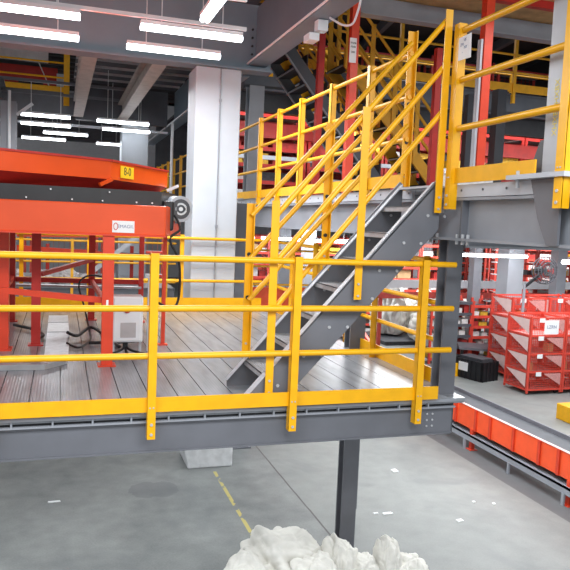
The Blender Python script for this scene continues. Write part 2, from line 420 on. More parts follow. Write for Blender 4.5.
tag(MB().ibeam((-1.2, 14.8, 6.2), (-1.4, 18.5, 6.55), .25, .4).build('sloping_beam', 'steel_dark'), 'dark steel beam at the left edge of the ceiling bay', 'beam')
t = hcol('steel_column', -1.15, -.85, 15.0, 15.3, 2.3, 6.0, 'steel_mid', 'grey steel column at the left edge behind the orange machine', plate=False)
MB().tube((-.98, 14.97, 3.5), (-.98, 14.97, 6.2), .03, 8).build('drop_pipe', 'white', t)
MB().bar((-.85, 15.1, 5.75), (-.55, 15.1, 6.0), .04, .06).build('brace', 'white', t)

# far third-level beams
t = empty('level_beam', (9, 13.3, 6.4), 'dark grey beam under the yellow railing of the far upper walkway', 'beam')
MB().box(3.4, 14, 13.32, 13.36, 6.42, 6.84).box(3.4, 14, 13.25, 13.4, 6.40, 6.42).box(3.4, 14, 13.25, 13.4, 6.84, 6.86).build('beam_section', 'steel_dark', t)
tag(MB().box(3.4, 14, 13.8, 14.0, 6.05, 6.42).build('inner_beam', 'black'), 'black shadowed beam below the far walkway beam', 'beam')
t = empty('level_beam', (9, 9.0, 6.72), 'grey beam crossing high at the top right in front of the far walkway', 'beam')
MB().box(3.9, 14, 9.02, 9.05, 6.74, 6.98).box(3.9, 14, 8.94, 9.12, 6.72, 6.74).build('beam_section', 'steel_mid', t)
MB().box(4.6, 6.8, 8.2, 8.3, 6.9, 7.0).build('red_cleat', 'red_dark', t)

# red and dark uprights on the upper deck
def upright(x, y, z0, z1, wd, mat, label, group=None):
    t = empty('upright_post', (x, y, z0), label, 'post', group)
    MB().box(x-wd/2, x+wd/2, y-wd/2, y+wd/2, z0, z1).build('shaft', mat, t)
    MB().box(x-wd*.8, x+wd*.8, y-wd*.8, y+wd*.8, z0, z0+.015).build('foot', mat, t)
    return t
upright(3.72, 10.0, 4.17, 6.95, .095, 'red_dark', 'dark red upright post, the left one of the tall pair behind the stair rails')
t = upright(3.82, 9.0, 4.17, 6.98, .11, 'red', 'tall red upright post with a long white notice taped to it')
MB().box(3.735, 3.835, 8.925, 8.933, 6.04, 6.37).build('paper_notice', 'paper', t)
for k, z in enumerate((6.30, 6.25, 6.18)): text('7F00'[k:]+'B', .035, 'ink', t, facing((3.785, 8.922, z), (1, 0, 0), (0, 0, 1)))
t = upright(5.27, 8.0, 4.17, 6.98, .12, 'red', 'tall red upright post right of the hanging white sheet')
MB().box(5.17, 5.20, 7.96, 8.04, 4.17, 6.3).build('pale_edge', 'steel_light', t)
upright(5.15, 9.0, 4.17, 6.4, .09, 'red_dark', 'red post half hidden behind the pair of yellow posts at the stair top')
upright(7.3, 11.5, 4.17, 6.35, .14, 'steel_dark', 'dark grey post left of the tall red upright at the right')
upright(7.95, 11.5, 4.17, 6.5, .2, 'steel_dark', 'thick dark grey post just right of the tall red upright')

# ================================================================ RAILINGS
def rail_run(name, label, p0, p1, posts, zb, side, rails=(.353, .70, 1.085), toe=(0, .11), drop=.17, posth=1.13, pw=.056, r=.023, mat='yellow', cat='railing', out=.035, rext=(0, 0), bolts=True, toeoff=0, toecut=0, toestart=0):
    """horizontal railing from p0 to p1 (xy); side = unit vector towards the outside"""
    p0 = Vector((*p0, 0)); p1 = Vector((*p1, 0)); d = (p1-p0).normalized(); n = Vector((*side, 0))
    t = empty(name, ((p0+p1)/2)+Vector((0, 0, zb)), label, cat)
    for h in rails:
        MB().tube(p0+Vector((0, 0, zb+h)), p1+Vector((0, 0, zb+h)), r).build('rail', mat, t)
    if toe:
        a = p0+n*toeoff+d*toestart; b = p1+n*toeoff-d*toecut
        MB().bar(a+Vector((0, 0, zb+(toe[0]+toe[1])/2)), b+Vector((0, 0, zb+(toe[0]+toe[1])/2)), .012, toe[1]-toe[0]).build('toe_board', mat, t)
    for s in posts:
        q = p0+d*s+n*out
        pst = MB()
        pst.bar(q+Vector((0, 0, zb-drop)), q+Vector((0, 0, zb+posth)), pw, .012, tuple(n)) if False else None
        pst.add([q+d*(sx*pw/2)+n*(sn*.006)+Vector((0, 0, z)) for z in (zb-drop, zb+posth) for sx in (-1, 1) for sn in (-1, 1)],
                [(0, 1, 3, 2), (4, 6, 7, 5), (0, 4, 5, 1), (2, 3, 7, 6), (0, 2, 6, 4), (1, 5, 7, 3)])
        # return leg of the angle section
        e = q-d*(pw/2-.005)-n*.03
        pst.add([e+d*(sx*.005)+n*(sn*.03)+Vector((0, 0, z)) for z in (zb-drop, zb+posth) for sx in (-1, 1) for sn in (-1, 1)],
                [(0, 1, 3, 2), (4, 6, 7, 5), (0, 4, 5, 1), (2, 3, 7, 6), (0, 2, 6, 4), (1, 5, 7, 3)])
        po = pst.build('post', mat, t)
        if bolts:
            bb = MB()
            for z in ((zb-drop+.035), (zb-drop+.105)):
                c = q+n*.006+Vector((0, 0, z)); bb.tube(c, c+n*.008, .011, 6)
            for sx in (-.012, .012):
                c = q+n*.006+d*sx+Vector((0, 0, zb+.055)); bb.tube(c, c+n*.004, .006, 6)
            bb.build('bolt', 'tread', po)
    return t
rail_run('guard_railing', 'long yellow guard railing along the near edge of the lower deck', (-1.9, 4.756), (2.99, 4.756),
         [.42, 1.47, 2.52, 3.56, 4.61], 2.45, (0, -1), rails=(.412, .746, 1.096), toe=(.014, .118), out=.038, toecut=.09)
rail_run('guard_railing', 'yellow guard railing down the right side of the lower deck, behind the corner post', (3.19, 5.2), (3.19, 6.9),
         [.28, 1.30], 2.45, (1, 0), rails=(.39, .72, 1.09), toe=(0, .13), drop=.0, out=-.03)
rail_run('guard_railing', 'yellow guard railing on the far edge of the lower deck, passing before the white column', (-3, 10.08), (2.95, 10.08),
         [.4, 1.45, 2.5, 3.4, 4.72, 5.78], 2.45, (0, -1), rails=(.45, .76, 1.08), toe=(0, .2), drop=0, bolts=False, out=-.03)
rail_run('guard_railing', 'yellow guard railing on the right edge of the lower deck behind the steel stair', (3.15, 8.0), (3.15, 10.08),
         [.2, 1.1, 1.9], 2.45, (1, 0), rails=(.39, .72, 1.07), toe=(0, .14), drop=0, bolts=False, out=-.03)
# upper deck edge
UR = dict(rails=(.425, .79, 1.16), toe=(.01, .125), drop=.10, posth=1.21, r=.022)
rail_run('guard_railing', 'yellow upper guard railing running back from the head of the stair', (2.89, 5.5), (2.89, 11.6), [.8, 1.8, 2.83, 3.75, 4.7], 4.17, (-1, 0), **UR)
rail_run('guard_railing', 'yellow upper guard railing seen left of the white column, far end of the upper deck', (2.89, 11.9), (2.89, 22), [.1, 1.2, 2.3, 3.4, 4.5, 5.6, 6.7, 7.8, 8.9, 10], 4.17, (-1, 0), bolts=False, **UR)
rail_run('guard_railing', 'yellow upper guard railing at the right, in front of the pale column', (2.89, 2.9), (2.89, 4.74), [.57, 1.82], 4.17, (-1, 0),
         rails=(.425, .79, 1.16), toe=(0.01, .125), drop=.19, posth=1.21, r=.024, pw=.07, toestart=.84)

# ================================================================ STAIR
XB, ZB, SL = 1.335, 2.52, 1.115
def stz(x): return ZB+SL*(x-XB)
st = empty('steel_staircase', (2.1, 5.15, 2.45), 'grey steel staircase climbing from the lower deck to the upper deck', 'stairs')
def stringer(y0, y1, s):
    x1 = 2.86
    poly = [(XB, 2.45), (XB+.25, 2.45), (x1, stz(x1)-.40), (x1, stz(x1)-.02), (x1-.03, stz(x1)), (XB, ZB)]
    o = MB().prism(poly, 'y', y0, y1).build('stringer', 'steel', st)
    # flanges; highlight along the top edge put into a paler colour
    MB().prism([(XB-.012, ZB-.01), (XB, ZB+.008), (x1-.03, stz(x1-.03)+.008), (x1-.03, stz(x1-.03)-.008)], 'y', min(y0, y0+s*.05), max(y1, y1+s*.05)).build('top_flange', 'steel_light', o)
    for k in range(1, 8):
        zc = 2.45+.2207*k; xc = XB+(zc-ZB)/SL+.08
        for dx in (.02, .17): MB().tube((xc+dx, y0-.008, zc-.07), (xc+dx, y0, zc-.07), .013, 6).build('bolt', 'tread', o)
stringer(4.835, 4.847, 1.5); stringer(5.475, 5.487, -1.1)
for k in range(1, 8):
    zc = 2.45+.2207*k; xc = XB+(zc-ZB)/SL+.005
    m = MB().box(xc, xc+.25, 4.85, 5.47, zc-.006, zc).box(xc, xc+.008, 4.85, 5.47, zc-.04, zc).box(xc+.242, xc+.25, 4.85, 5.47, zc-.04, zc)
    for i in range(9): m.box(xc+.02+i*.025, xc+.028+i*.025, 4.87, 5.45, zc, zc+.003)
    m.build('tread', 'tread', st)
MB().box(2.80, 2.912, 4.85, 5.47, 4.15, 4.168).build('landing_plate', 'steel_light', st)

def stair_rail(y, label, out, offs, posts, x0, x1, z0, sl, holes=False):
    t = empty('stair_handrail', (2.1, y, 2.6), label, 'railing')
    for o_ in offs:
        MB().tube((x0, y-out*.03, z0-o_), (x1, y-out*.03, z0+sl*(x1-x0)-o_), .021).build('rail', 'yellow', t)
    for (px, zb, zt, wd) in posts:
        po = MB().box(px-wd/2, px+wd/2, y-.004, y+.004, zb, zt).box(px+wd/2-.008, px+wd/2, min(y, y-out*.05), max(y, y-out*.05), zb, zt).build('post', 'yellow', t)
        b = MB()
        for z in (zb+.03, zb+.12): b.tube((px, y-.004, z), (px, y-.014, z), .01, 6)
        b.build('bolt', 'tread', po)
        if holes:
            b = MB()
            for z in ((zt-.42, zt-.78) if px < 1.6 else (zt-.62, zt-.95)): b.tube((px, y-.004, z), (px, y-.012, z), .017, 10)
            b.build('hole_dark', 'black', po)  # black discs stand for the dark inside the open holes
    return t
stair_rail(4.795, 'near yellow handrail of the steel staircase, three sloping tubes on flat posts', -1, (0, .35, .70),
           [(1.49, 2.53, 3.98, .06), (2.17, 3.26, 4.71, .06), (2.82, 3.95, 5.50, .06)], 1.49, 2.82, 3.855, 1.185)
stair_rail(5.52, 'far yellow handrail of the steel staircase, behind the treads', 1, (0, .35, .70),
           [(1.495, 2.68, 3.97, .06), (2.165, 3.43, 4.68, .06), (2.89, 4.15, 5.52, .07)], 1.5, 2.88, 3.87, 1.12, holes=True)
tag(MB().add([(2.85, 4.752, 5.262), (2.85, 4.525, 5.268), (2.85, 4.515, 5.09), (2.85, 4.732, 5.098), (2.853, 4.752, 5.262), (2.853, 4.525, 5.268), (2.853, 4.515, 5.09), (2.853, 4.732, 5.098)],
       [(0, 1, 2, 3), (4, 7, 6, 5), (0, 4, 5, 1), (1, 5, 6, 2), (2, 6, 7, 3), (3, 7, 4, 0)]).build('notice_sheet', 'paper'), 'white paper sheet hanging from the top rail beside the stair-head posts', 'notice')
nsh = [o for o in COL.objects if o.name == 'notice_sheet'][0]
for k, (y, z, s) in enumerate(((4.60, 5.235, 'VK'), (4.64, 5.205, 'ZM'), (4.59, 5.18, 'NY'), (4.63, 5.15, '-'))):
    text(s, .03, 'ink_grey', nsh, facing((2.849, y, z), (0, -1, 0), (0, 0, 1)))
# small box lying behind the upper toe board
t = empty('foam_box', (3.6, 5.6, 4.17), 'pale grey foam box lying behind the upper toe board', 'box')
MB().box(3.42, 3.80, 5.5, 5.78, 4.17, 4.33).build('box_body', 'goods_w', t, .01)
MB().box(3.41, 3.81, 5.49, 5.79, 4.33, 4.36).build('lid', 'goods_w', t, .008)

# ================================================================ ORANGE MACHINE
mc = empty('sorting_machine', (0, 7.5, 2.45), 'orange ring-shaped sorting machine on red legs on the lower deck', 'machine')
lb = MB().prism([(-2.2, 6.35), (.92, 6.35), (1.15, 6.9), (1.15, 8.7), (.8, 9.3), (-2.2, 9.3)], 'z', 3.65, 3.925).build('lower_housing', 'orange_low', mc, .012)
MB().box(-2.2, .925, 6.335, 6.36, 3.64, 3.655).build('bottom_lip', 'red', lb)
bb = MB().prism([(-2.2, 6.40), (.35, 6.42), (.90, 6.50), (1.10, 6.95), (1.1, 8.6), (.8, 9.2), (-2.2, 9.2)], 'z', 3.925, 4.06).build('black_band', 'black', mc)
for x in (-.28, -.08, .1, .36, .42, .66, .8): MB().tube((x, 6.405, 3.95+.08*(x in (.42, -.08))), (x, 6.39, 3.95+.08*(x in (.42, -.08))), .008, 6).build('bolt', 'white', bb)
# flared tray, three facets
outer = [(-2.2, 5.45), (-.487, 6.35), (.364, 6.92), (.517, 7.15), (1.2, 8.14), (1.28, 8.6), (.9, 9.3), (-2.2, 9.6)]
outer = [(-2.2, 6.1), (-.487, 6.25), (.45, 6.72), (1.13, 7.75), (1.13, 8.4), (.7, 9.2), (-2.2, 9.3)]
inner = [(-2.2, 6.40), (-.487, 6.50), (.36, 6.88), (.98, 7.75), (.98, 8.3), (.6, 9.0), (-2.2, 9.1)]
n = len(outer)
t1 = MB().add([(x, y, 4.16) for x, y in outer]+[(x, y, 4.33) for x, y in outer],
              [(i, (i+1) % n, n+(i+1) % n, n+i) for i in range(n)]+[tuple(range(n, 2*n))]).build('tray_rim', 'orange', mc)
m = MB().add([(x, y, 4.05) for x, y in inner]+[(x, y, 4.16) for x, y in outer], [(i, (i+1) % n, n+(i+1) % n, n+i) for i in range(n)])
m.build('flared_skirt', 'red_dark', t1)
MB().bar((.345, 6.62, 4.10), (.46, 6.70, 4.16), .03, .03).build('corner_rib', 'orange', t1)
m = MB()
for i in range(n-3):
    a = Vector((*outer[i], 4.335)); b = Vector((*outer[i+1], 4.335)); m.bar(a, b, .03, .02)
m.build('top_edge', 'red_dark', t1)
MB().bar((1.13, 7.75, 4.12), (1.25, 7.72, 4.18), .05, .03).build('end_bracket', 'white', t1)
# plates
pl = MB().box(.445, .64, 6.342, 6.348, 3.672, 3.778).build('name_plate', 'paper', mc)
text('EMAGIL', .042, 'ink_grey', pl, facing((.562, 6.340, 3.727), (1, 0, 0), (0, 0, 1)))
m = MB()
for i in range(16):
    a = 2*math.pi*i/16; b = 2*math.pi*(i+1)/16
    m.bar((.475+.018*math.cos(a), 6.339, 3.727+.03*math.sin(a)), (.475+.018*math.cos(b), 6.339, 3.727+.03*math.sin(b)), .004, .006)
m.build('oval_logo', 'ink_red', pl)
ddir = Vector((.68, 1.03, 0)).normalized(); pc = Vector((.45, 6.72, 0))+ddir*.17
nd = Vector((ddir.y, -ddir.x, 0))
sg = MB().bar(pc+nd*.008+Vector((0, 0, 4.245)), pc+ddir*.26+nd*.008+Vector((0, 0, 4.245)), .006, .115).build('number_sign', 'sign', mc)
text('8-0', .11, 'ink', sg, facing(pc+ddir*.13+nd*.0125+Vector((0, 0, 4.25)), ddir, (0, 0, 1)))
# legs
def leg(x0, x1, y0, y1, mat='red'):
    l = MB().box(x0, x1, y0, y1, 2.45, 3.66).build('leg', mat, mc)
    MB().box(x0-.03, x1+.03, y0-.03, y1+.03, 2.45, 2.462).build('foot_plate', mat, l)
    return l
l = leg(.37, .47, 6.36, 6.46); MB().box(.405, .425, 6.352, 6.36, 3.0, 3.06).build('tag', 'paper', l)
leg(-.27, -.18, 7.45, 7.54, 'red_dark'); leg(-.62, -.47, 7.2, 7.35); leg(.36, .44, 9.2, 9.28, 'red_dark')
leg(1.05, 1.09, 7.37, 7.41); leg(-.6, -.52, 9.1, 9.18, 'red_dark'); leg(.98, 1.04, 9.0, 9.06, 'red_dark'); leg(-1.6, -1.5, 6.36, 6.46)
for a, b, wd, hh in (((-1.5, 6.9, 3.18), (.38, 6.48, 3.045), .04, .055), ((-.56, 9.2, 2.975), (1.02, 9.2, 2.955), .05, .06), ((-.2, 8.3, 3.12), (.4, 9.2, 3.24), .05, .05), ((.42, 6.5, 3.0), (.40, 9.2, 2.96), .04, .05), ((-.55, 7.4, 3.0), (-.55, 9.1, 3.0), .04, .05)):
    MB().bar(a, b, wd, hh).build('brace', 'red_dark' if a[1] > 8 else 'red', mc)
MB().tube((-.5, 8.9, 2.93), (1.0, 8.9, 2.91), .018, 8).build('air_pipe', 'alum', mc)
# motor on the end
mo = MB().tube((1.10, 6.62, 3.91), (1.04, 6.86, 3.91), .125, 24).tube((1.04, 6.86, 3.91), (.98, 7.05, 3.91), .07, 16).build('motor', 'steel_light', mc)
MB().tube((1.102, 6.612, 3.91), (1.10, 6.62, 3.91), .095, 24).build('fan_cover', 'steel_dark', mo)
m = MB()
for i in range(20):
    a = 2*math.pi*i/20; b = 2*math.pi*(i+1)/20
    for R_ in (.05,):
        m.bar((1.10+R_*math.cos(a), 6.606, 3.91+R_*math.sin(a)), (1.10+R_*math.cos(b), 6.606, 3.91+R_*math.sin(b)), .006, .018)
m.tube((1.10, 6.60, 3.91), (1.10, 6.612, 3.91), .02, 12)
m.build('fan_hub', 'alum', mo)
MB().box(1.0, 1.12, 6.68, 6.9, 3.77, 3.82).build('motor_foot', 'steel_mid', mo)
MB().box(.92, 1.02, 6.5, 6.8, 3.70, 3.98).build('gearbox', 'black', mc, .02)
MB().path([(1.03, 6.55, 3.85), (1.08, 6.5, 3.72), (.98, 6.45, 3.62), (1.08, 6.5, 3.4), (1.09, 6.55, 3.05), (1.02, 6.6, 2.96), (.85, 6.7, 3.03)], .012).build('cable', 'black', mc)

# floor hardware below the machine
t = empty('electrical_cabinet', (.64, 7.0, 2.45), 'white electrical cabinet with a red switch under the orange machine', 'cabinet')
MB().box(.505, .80, 6.9, 7.1, 2.57, 3.03).build('cabinet_body', 'white', t, .012)
MB().box(.515, .775, 6.888, 6.9, 2.585, 3.015).build('cabinet_door', 'white', t, .006)
MB().tube((.64, 6.888, 2.90), (.64, 6.862, 2.90), .032, 16).build('switch', 'red_dark', t)
MB().box(.58, .73, 6.884, 6.889, 2.62, 2.77).build('vent_grille', 'shelf', t)
for x in (.52, .785): MB().box(x-.012, x+.012, 6.98, 7.0, 2.45, 2.57).build('stand_leg', 'steel_light', t)
MB().box(.86, .90, 7.05, 7.08, 2.45, 3.2).build('side_stand', 'steel_light', t)
for k in range(3):
    t = MB().path([(.62+.02*k, 7.0, 2.57), (.62+.02*k, 6.97, 2.50), (.52+.12*k, 6.85, 2.475), (.42+.22*k, 6.8, 2.468)], .013).build('power_cable', 'black')
    tag(t, ['black cable bending left out of the electrical cabinet', 'black cable dropping straight below the electrical cabinet', 'black cable bending right out of the electrical cabinet'][k], 'cable')
t = empty('cable_ramp', (-.02, 7.9, 2.45), 'aluminium sheet ramp covering cables on the lower deck', 'cable cover')
MB().add([(-.13, 6.78, 2.455), (.09, 6.78, 2.455), (.11, 7.8, 2.53), (-.12, 7.8, 2.53), (.11, 9.1, 2.53), (-.12, 9.1, 2.53),
          (-.13, 6.78, 2.451), (.09, 6.78, 2.451), (.11, 7.8, 2.451), (-.12, 7.8, 2.451), (.11, 9.1, 2.451), (-.12, 9.1, 2.451)],
         [(0, 1, 2, 3), (3, 2, 4, 5), (6, 7, 1, 0), (7, 8, 2, 1), (8, 10, 4, 2), (9, 6, 0, 3), (11, 9, 3, 5), (10, 11, 5, 4)]).build('cover_sheet', 'alum', t)
for y in (7.8, 8.5): MB().box(-.118, .108, y, y+.012, 2.53, 2.534).build('seam', 'steel_mid', t)
tag(MB().prism([(-2.5, 6.36), (-.11, 6.27), (.08, 6.50), (.0, 6.68), (-.4, 6.74), (-2.5, 6.82)], 'z', 2.452, 2.50).build('cable_duct', 'duct'), 'long flat galvanised cable duct lying on the deck at the left', 'cable duct')
for pts, lab in (([(.09, 7.6, 2.56), (.2, 7.75, 2.50), (.35, 8.0, 2.55), (.5, 7.6, 2.50), (.6, 7.2, 2.47)], 'thick black hose looping right of the aluminium ramp'),
                 ([(.08, 7.3, 2.50), (.2, 7.2, 2.47), (.32, 7.5, 2.5), (.33, 8.0, 2.52), (.28, 8.3, 2.75), (.22, 8.4, 3.0), (.35, 8.45, 3.1), (.6, 8.6, 3.05)], 'thin black cable rising in a loop to the machine brace'),
                 ([(.3, 7.4, 2.48), (.6, 7.42, 2.48), (.85, 7.5, 2.48)], 'black hose lying flat behind the electrical cabinet'),
                 ([(-.2, 7.7, 2.49), (-.16, 7.9, 2.49), (-.3, 8.3, 2.49), (-.5, 8.6, 2.49)], 'black cable bundle lying left of the aluminium ramp')):
    tag(MB().path(pts, .018 if 'thin' not in lab else .011).build('hose', 'black'), lab, 'hose')

# ================================================================ LIGHTS
def fixture(a, b, label, group, hang=.6, r=.028):
    a = Vector(a); b = Vector(b); t = empty('light_fixture', (a+b)/2, label, 'light', group)
    MB().bar(a+Vector((0, 0, .05)), b+Vector((0, 0, .05)), .11, .04).build('housing', 'white', t)
    d = (b-a).normalized(); s = d.cross(Vector((0, 0, 1)))
    MB().tube(a+s*.025, b+s*.025, r, 10).tube(a-s*.025, b-s*.025, r, 10).build('tube', 'tube', t)
    for k in (.2, .8):
        p = a.lerp(b, k); MB().tube(p+Vector((0, 0, .07)), p+Vector((0, 0, hang)), .006, 6).build('hanger', 'white', t)
    return t
G1 = 'light tubes before the overhead girder'
for a, b, l in (((-1.0, 7.86, 5.9), (.18, 7.86, 5.9), 'fluorescent fixture at the top left, upper of the left pair'),
                ((-1.0, 8.82, 5.9), (.19, 8.82, 5.9), 'fluorescent fixture at the top left, lower of the left pair'),
                ((.82, 7.93, 5.9), (1.97, 7.93, 5.9), 'upper of the two fluorescent fixtures above the white column'),
                ((.76, 8.91, 5.9), (1.93, 8.91, 5.9), 'lower of the two fluorescent fixtures above the white column'),
                ((1.42, 7.35, 5.9), (1.42, 6.2, 5.9), 'fluorescent fixture turned end-on at the top of the picture')):
    fixture(a, b, l, G1, 1.12)
    area(((a[0]+b[0])/2, (a[1]+b[1])/2, 5.86), max(.1, abs(a[0]-b[0])), max(.1, abs(a[1]-b[1])), 26)
tag(MB().bar((-2, 7.86, 6.0), (2.0, 7.86, 6.0), .04, .04).build('lighting_rail', 'white'), 'white rail joining the upper light fixtures', 'rail')
tag(MB().bar((-2, 6.9, 6.02), (1.75, 6.9, 6.02), .04, .04).build('lighting_rail', 'white'), 'white rail crossing at the very top of the picture', 'rail')
G2 = 'far light tubes under the ceiling'
for (x0, x1, y, l) in ((-.82, .19, 16.1, 'top one of the far left stack'), (-.9, .22, 17.7, 'second one of the far left stack'),
                       (-.44, .68, 19.4, 'third one of the far left stack'), (-1.05, .13, 21.1, 'lowest of the far left stack'),
                       (.76, 1.9, 16.15, 'top one before the distant white column'), (.96, 2.1, 17.6, 'middle one before the distant white column'),
                       (1.0, 1.7, 21.3, 'short lowest one left of the distant white column')):
    fixture((x0, y, 5.9), (x1, y, 5.9), 'far fluorescent fixture, '+l, G2, .87 if y > 18.2 else (.73 if x0 < .5 else 1.12))
for y, w_ in ((16.1, 'upper'), (17.7, 'lower')): tag(MB().box(-8, 1.6, y-.03, y+.03, 6.60, 6.66).build('lighting_rail', 'steel'), 'thin dark strut carrying the %s far left light fixture' % w_, 'rail')
tag(MB().bar((-3, 18.0, 5.97), (2.6, 18.0, 5.97), .05, .06).build('lighting_rail', 'steel_light'), 'pale rail crossing below the far light fixtures', 'rail')
G3 = 'light tubes beyond the upper deck'
for k, (a, b) in enumerate((((11.0, 17.2, 3.1), (13.2, 17.2, 3.1)), ((12.6, 14.9, 3.08), (13.9, 14.9, 3.08)), ((14.2, 15.6, 3.10), (16, 15.6, 3.10)),
                            ((5.95, 20.5, 3.3), (6.9, 20.5, 3.3)), ((7.15, 20.5, 3.28), (7.9, 20.5, 3.28)), ((8.2, 21.4, 3.25), (9.3, 21.4, 3.25)), ((5.1, 20.5, 3.3), (5.7, 20.5, 3.3)))):
    fixture(a, b, 'fluorescent fixture glaring under the upper deck, '+['left one beside the corner post', 'middle one above the pedestal fan', 'cut by the right edge of the picture',
            'first one right of the white column', 'second one right of the white column', 'third one behind the stair rails', 'smaller one deeper behind the white column'][k], G3, 4.11-a[2], r=.05)

# ================================================================ RIGHT BELT CONVEYOR
cv = empty('belt_conveyor', (7.1, 9.5, 0), 'long orange-sided belt conveyor running along the hall floor at the right', 'conveyor')
MB().box(6.87, 6.90, 5.5, 20, .36, .74).build('side_panel', 'conv', cv)
MB().box(6.86, 6.905, 5.5, 20, .738, .75).build('top_lip', 'mesh_w', cv)
MB().box(6.92, 7.50, 5.5, 20, .62, .66).build('belt', 'belt', cv)
MB().box(7.50, 7.53, 5.5, 20, .36, .72).build('side_panel', 'steel', cv)
y = 6.2
k = 0
while y < 14:
    MB().box(6.845, 6.87, y, y+.06, .36, .74).build('rib', 'conv_rib', cv); y += .62 if k % 3 else .42; k += 1
for y in (7.62, 10.05, 12.5, 15):
    l = MB().box(6.86, 6.93, y, y+.07, 0, .36).build('leg', 'red', cv)
    MB().box(6.82, 6.97, y-.04, y+.11, 0, .012).build('foot', 'red', l)
    MB().box(6.93, 7.5, y+.01, y+.05, .28, .34).build('cross_member', 'red_dark', cv)
MB().box(6.80, 6.84, 5.5, 20, .17, .27).box(6.80, 7.2, 5.5, 20, .25, .27).build('cable_channel', 'steel_mid', cv)
m = MB()
for i in range(9): m.box(6.79, 6.82, 6.4+1.25*i, 6.45+1.25*i, 0, .18)
m.build('channel_bracket', 'steel_mid', cv)
# red and white slanted guard beyond the deck
t = empty('slanted_guard', (3.8, 8.3, 0), 'small red sloping guard with a white stripe behind the steel stair', 'guard')
MB().bar((3.62, 8.6, 2.72), (3.84, 8.0, 2.2), .05, .2).build('panel', 'red', t)
MB().bar((3.59, 8.57, 2.74), (3.81, 7.97, 2.22), .056, .04).build('white_stripe', 'paper', t)
MB().box(3.80, 3.86, 8.2, 8.26, 0, 2.3).build('post', 'steel', t)

# ================================================================ SACKS
def sack(name, loc, r, label, seed, group='white cloth sacks at the bottom', tilt=0, folds=.16, mat='cloth'):
    bm = bmesh.new(); bmesh.ops.create_icosphere(bm, subdivisions=6, radius=1)
    off = Vector((seed*3.1, seed*1.7, seed))
    for v in bm.verts:
        p = v.co.copy()
        wv_ = Vector((noise.noise(p*1.3+off), noise.noise(p*1.3+off*2), 0))*.5
        f = abs(noise.noise((p+wv_)*1.25+off)); g = abs(noise.noise((p+wv_)*2.9+off*2))
        h = abs(noise.noise(Vector((p.x*2.2, p.y*2.2, p.z*5))+off*3+wv_*2))
        k = 1+folds*(f*1.6-.4)+folds*.7*(g-.2)+folds*.25*(h-.2)
        c1_ = abs(noise.noise((p+wv_)*1.7+off*4)); c2_ = abs(noise.noise((p+wv_*.7)*3.1+off*5))
        th = math.atan2(p.y+wv_.x*.5, p.x+wv_.y*.5); an = noise.noise(Vector((math.cos(th)*2.4, math.sin(th)*2.4, p.z*.7+seed))+wv_)
        k += .16*(abs(an)-.2)*min(1, 1.6*math.hypot(p.x, p.y))-.05*max(0, 1-c1_*7)
        q = p*k
        if q.z < -.55: q.z = -.55+(q.z+.55)*.1
        v.co = Vector((q.x*r[0], q.y*r[1], (q.z+.6)*r[2]/1.6*1.0))
    zmin = min(v.co.z for v in bm.verts)
    for v in bm.verts: v.co.z -= zmin
    me = bpy.data.meshes.new(name); bm.to_mesh(me); bm.free()
    for p in me.polygons: p.use_smooth = True
    me.materials.append(M[mat]); o = bpy.data.objects.new(name, me); COL.objects.link(o); o.location = loc; o.rotation_euler = (0, 0, tilt)
    tag(o, label, 'sack', group); return o
def fold_part(o, pts, r=.03):
    m = MB().path([wpos(o)+Vector(p) for p in pts], r); m.build('gathered_neck', 'cloth', o)
sack('cloth_sack', (2.22, 6.42, 0), (.50, .45, .66), 'big crumpled white cloth sack at the bottom centre, largest of the heap', 6.3, folds=.34)
sack('cloth_sack', (1.80, 6.25, 0), (.28, .35, .56), 'white cloth sack slumped against the left side of the biggest sack', 5.2, folds=.2)
sack('cloth_sack', (2.42, 6.0, 0), (.30, .32, .60), 'white cloth sack in front of the biggest sack, cut by the picture bottom', 4.4, folds=.26)
sack('cloth_sack', (2.79, 6.3, 0), (.2, .3, .60), 'small knotted white sack just right of the biggest sack, before the steel column', 3.4, folds=.2)
sack('cloth_sack', (2.97, 6.2, 0), (.24, .3, .46), 'low white sack between the two small knotted ones', 1.4, folds=.18)
sack('cloth_sack', (3.32, 6.22, 0), (.15, .2, .60), 'narrow upright white sack standing right of the steel column', 12.6, folds=.12)
sack('cloth_sack', (3.52, 6.15, 0), (.22, .25, .40), 'small white sack at the right end of the heap', 5.9, folds=.18)
# far wrapped heaps
G = 'wrapped white bales on the floor'
for k, (x, y, rx, rz) in enumerate(((10.9, 21.4, .62, 1.75), (12.15, 21.4, .6, 1.5), (11.5, 19.7, .55, 1.0), (13.5, 21.2, .6, 1.2))):
    sack('wrapped_bale', (x, y, .12), (rx, .7, rz), ['tall white wrapped bale seen left of the corner railing posts', 'white wrapped bale seen just left of the double yellow posts', 'low white wrapped bale in front of the tall ones', 'white wrapped bale showing right of the double yellow posts'][k], 11+k*2.3, G, folds=.25)['category'] = 'bale'
tag(MB().box(10, 13, 19.75, 21.8, 0, .12).build('pallet', 'goods_g'), 'dark flat pallet under the white wrapped bales', 'pallet')

# papers on the floor
for k, (x, y, a, b) in enumerate(((-.03, 9.29, .16, .04), (5.05, 9.4, .09, .12), (4.21, 7.96, .14, .06), (5.06, 7.55, .09, .07), (5.6, 8.05, .04, .04), (5.85, 7.93, .04, .05), (4.05, 8.0, .07, .03))):
    tag(MB().prism([(x-a/2, y-b/2), (x+a/2, y-b/3), (x+a/2.4, y+b/2), (x-a/2, y+b/2.5)], 'z', .001, .012).build('paper_scrap', 'paper'),
        ['white paper scrap on the floor at the lower left', 'pale scrap on the floor right of the steel column', 'pale blue-white scrap on the floor nearest the sacks', 'white square scrap on the floor at the lower right',
         'tiny white scrap left of a matching one near the conveyor', 'tiny white scrap nearest the conveyor', 'thin pale strip beside the scrap nearest the sacks'][k], 'scrap')

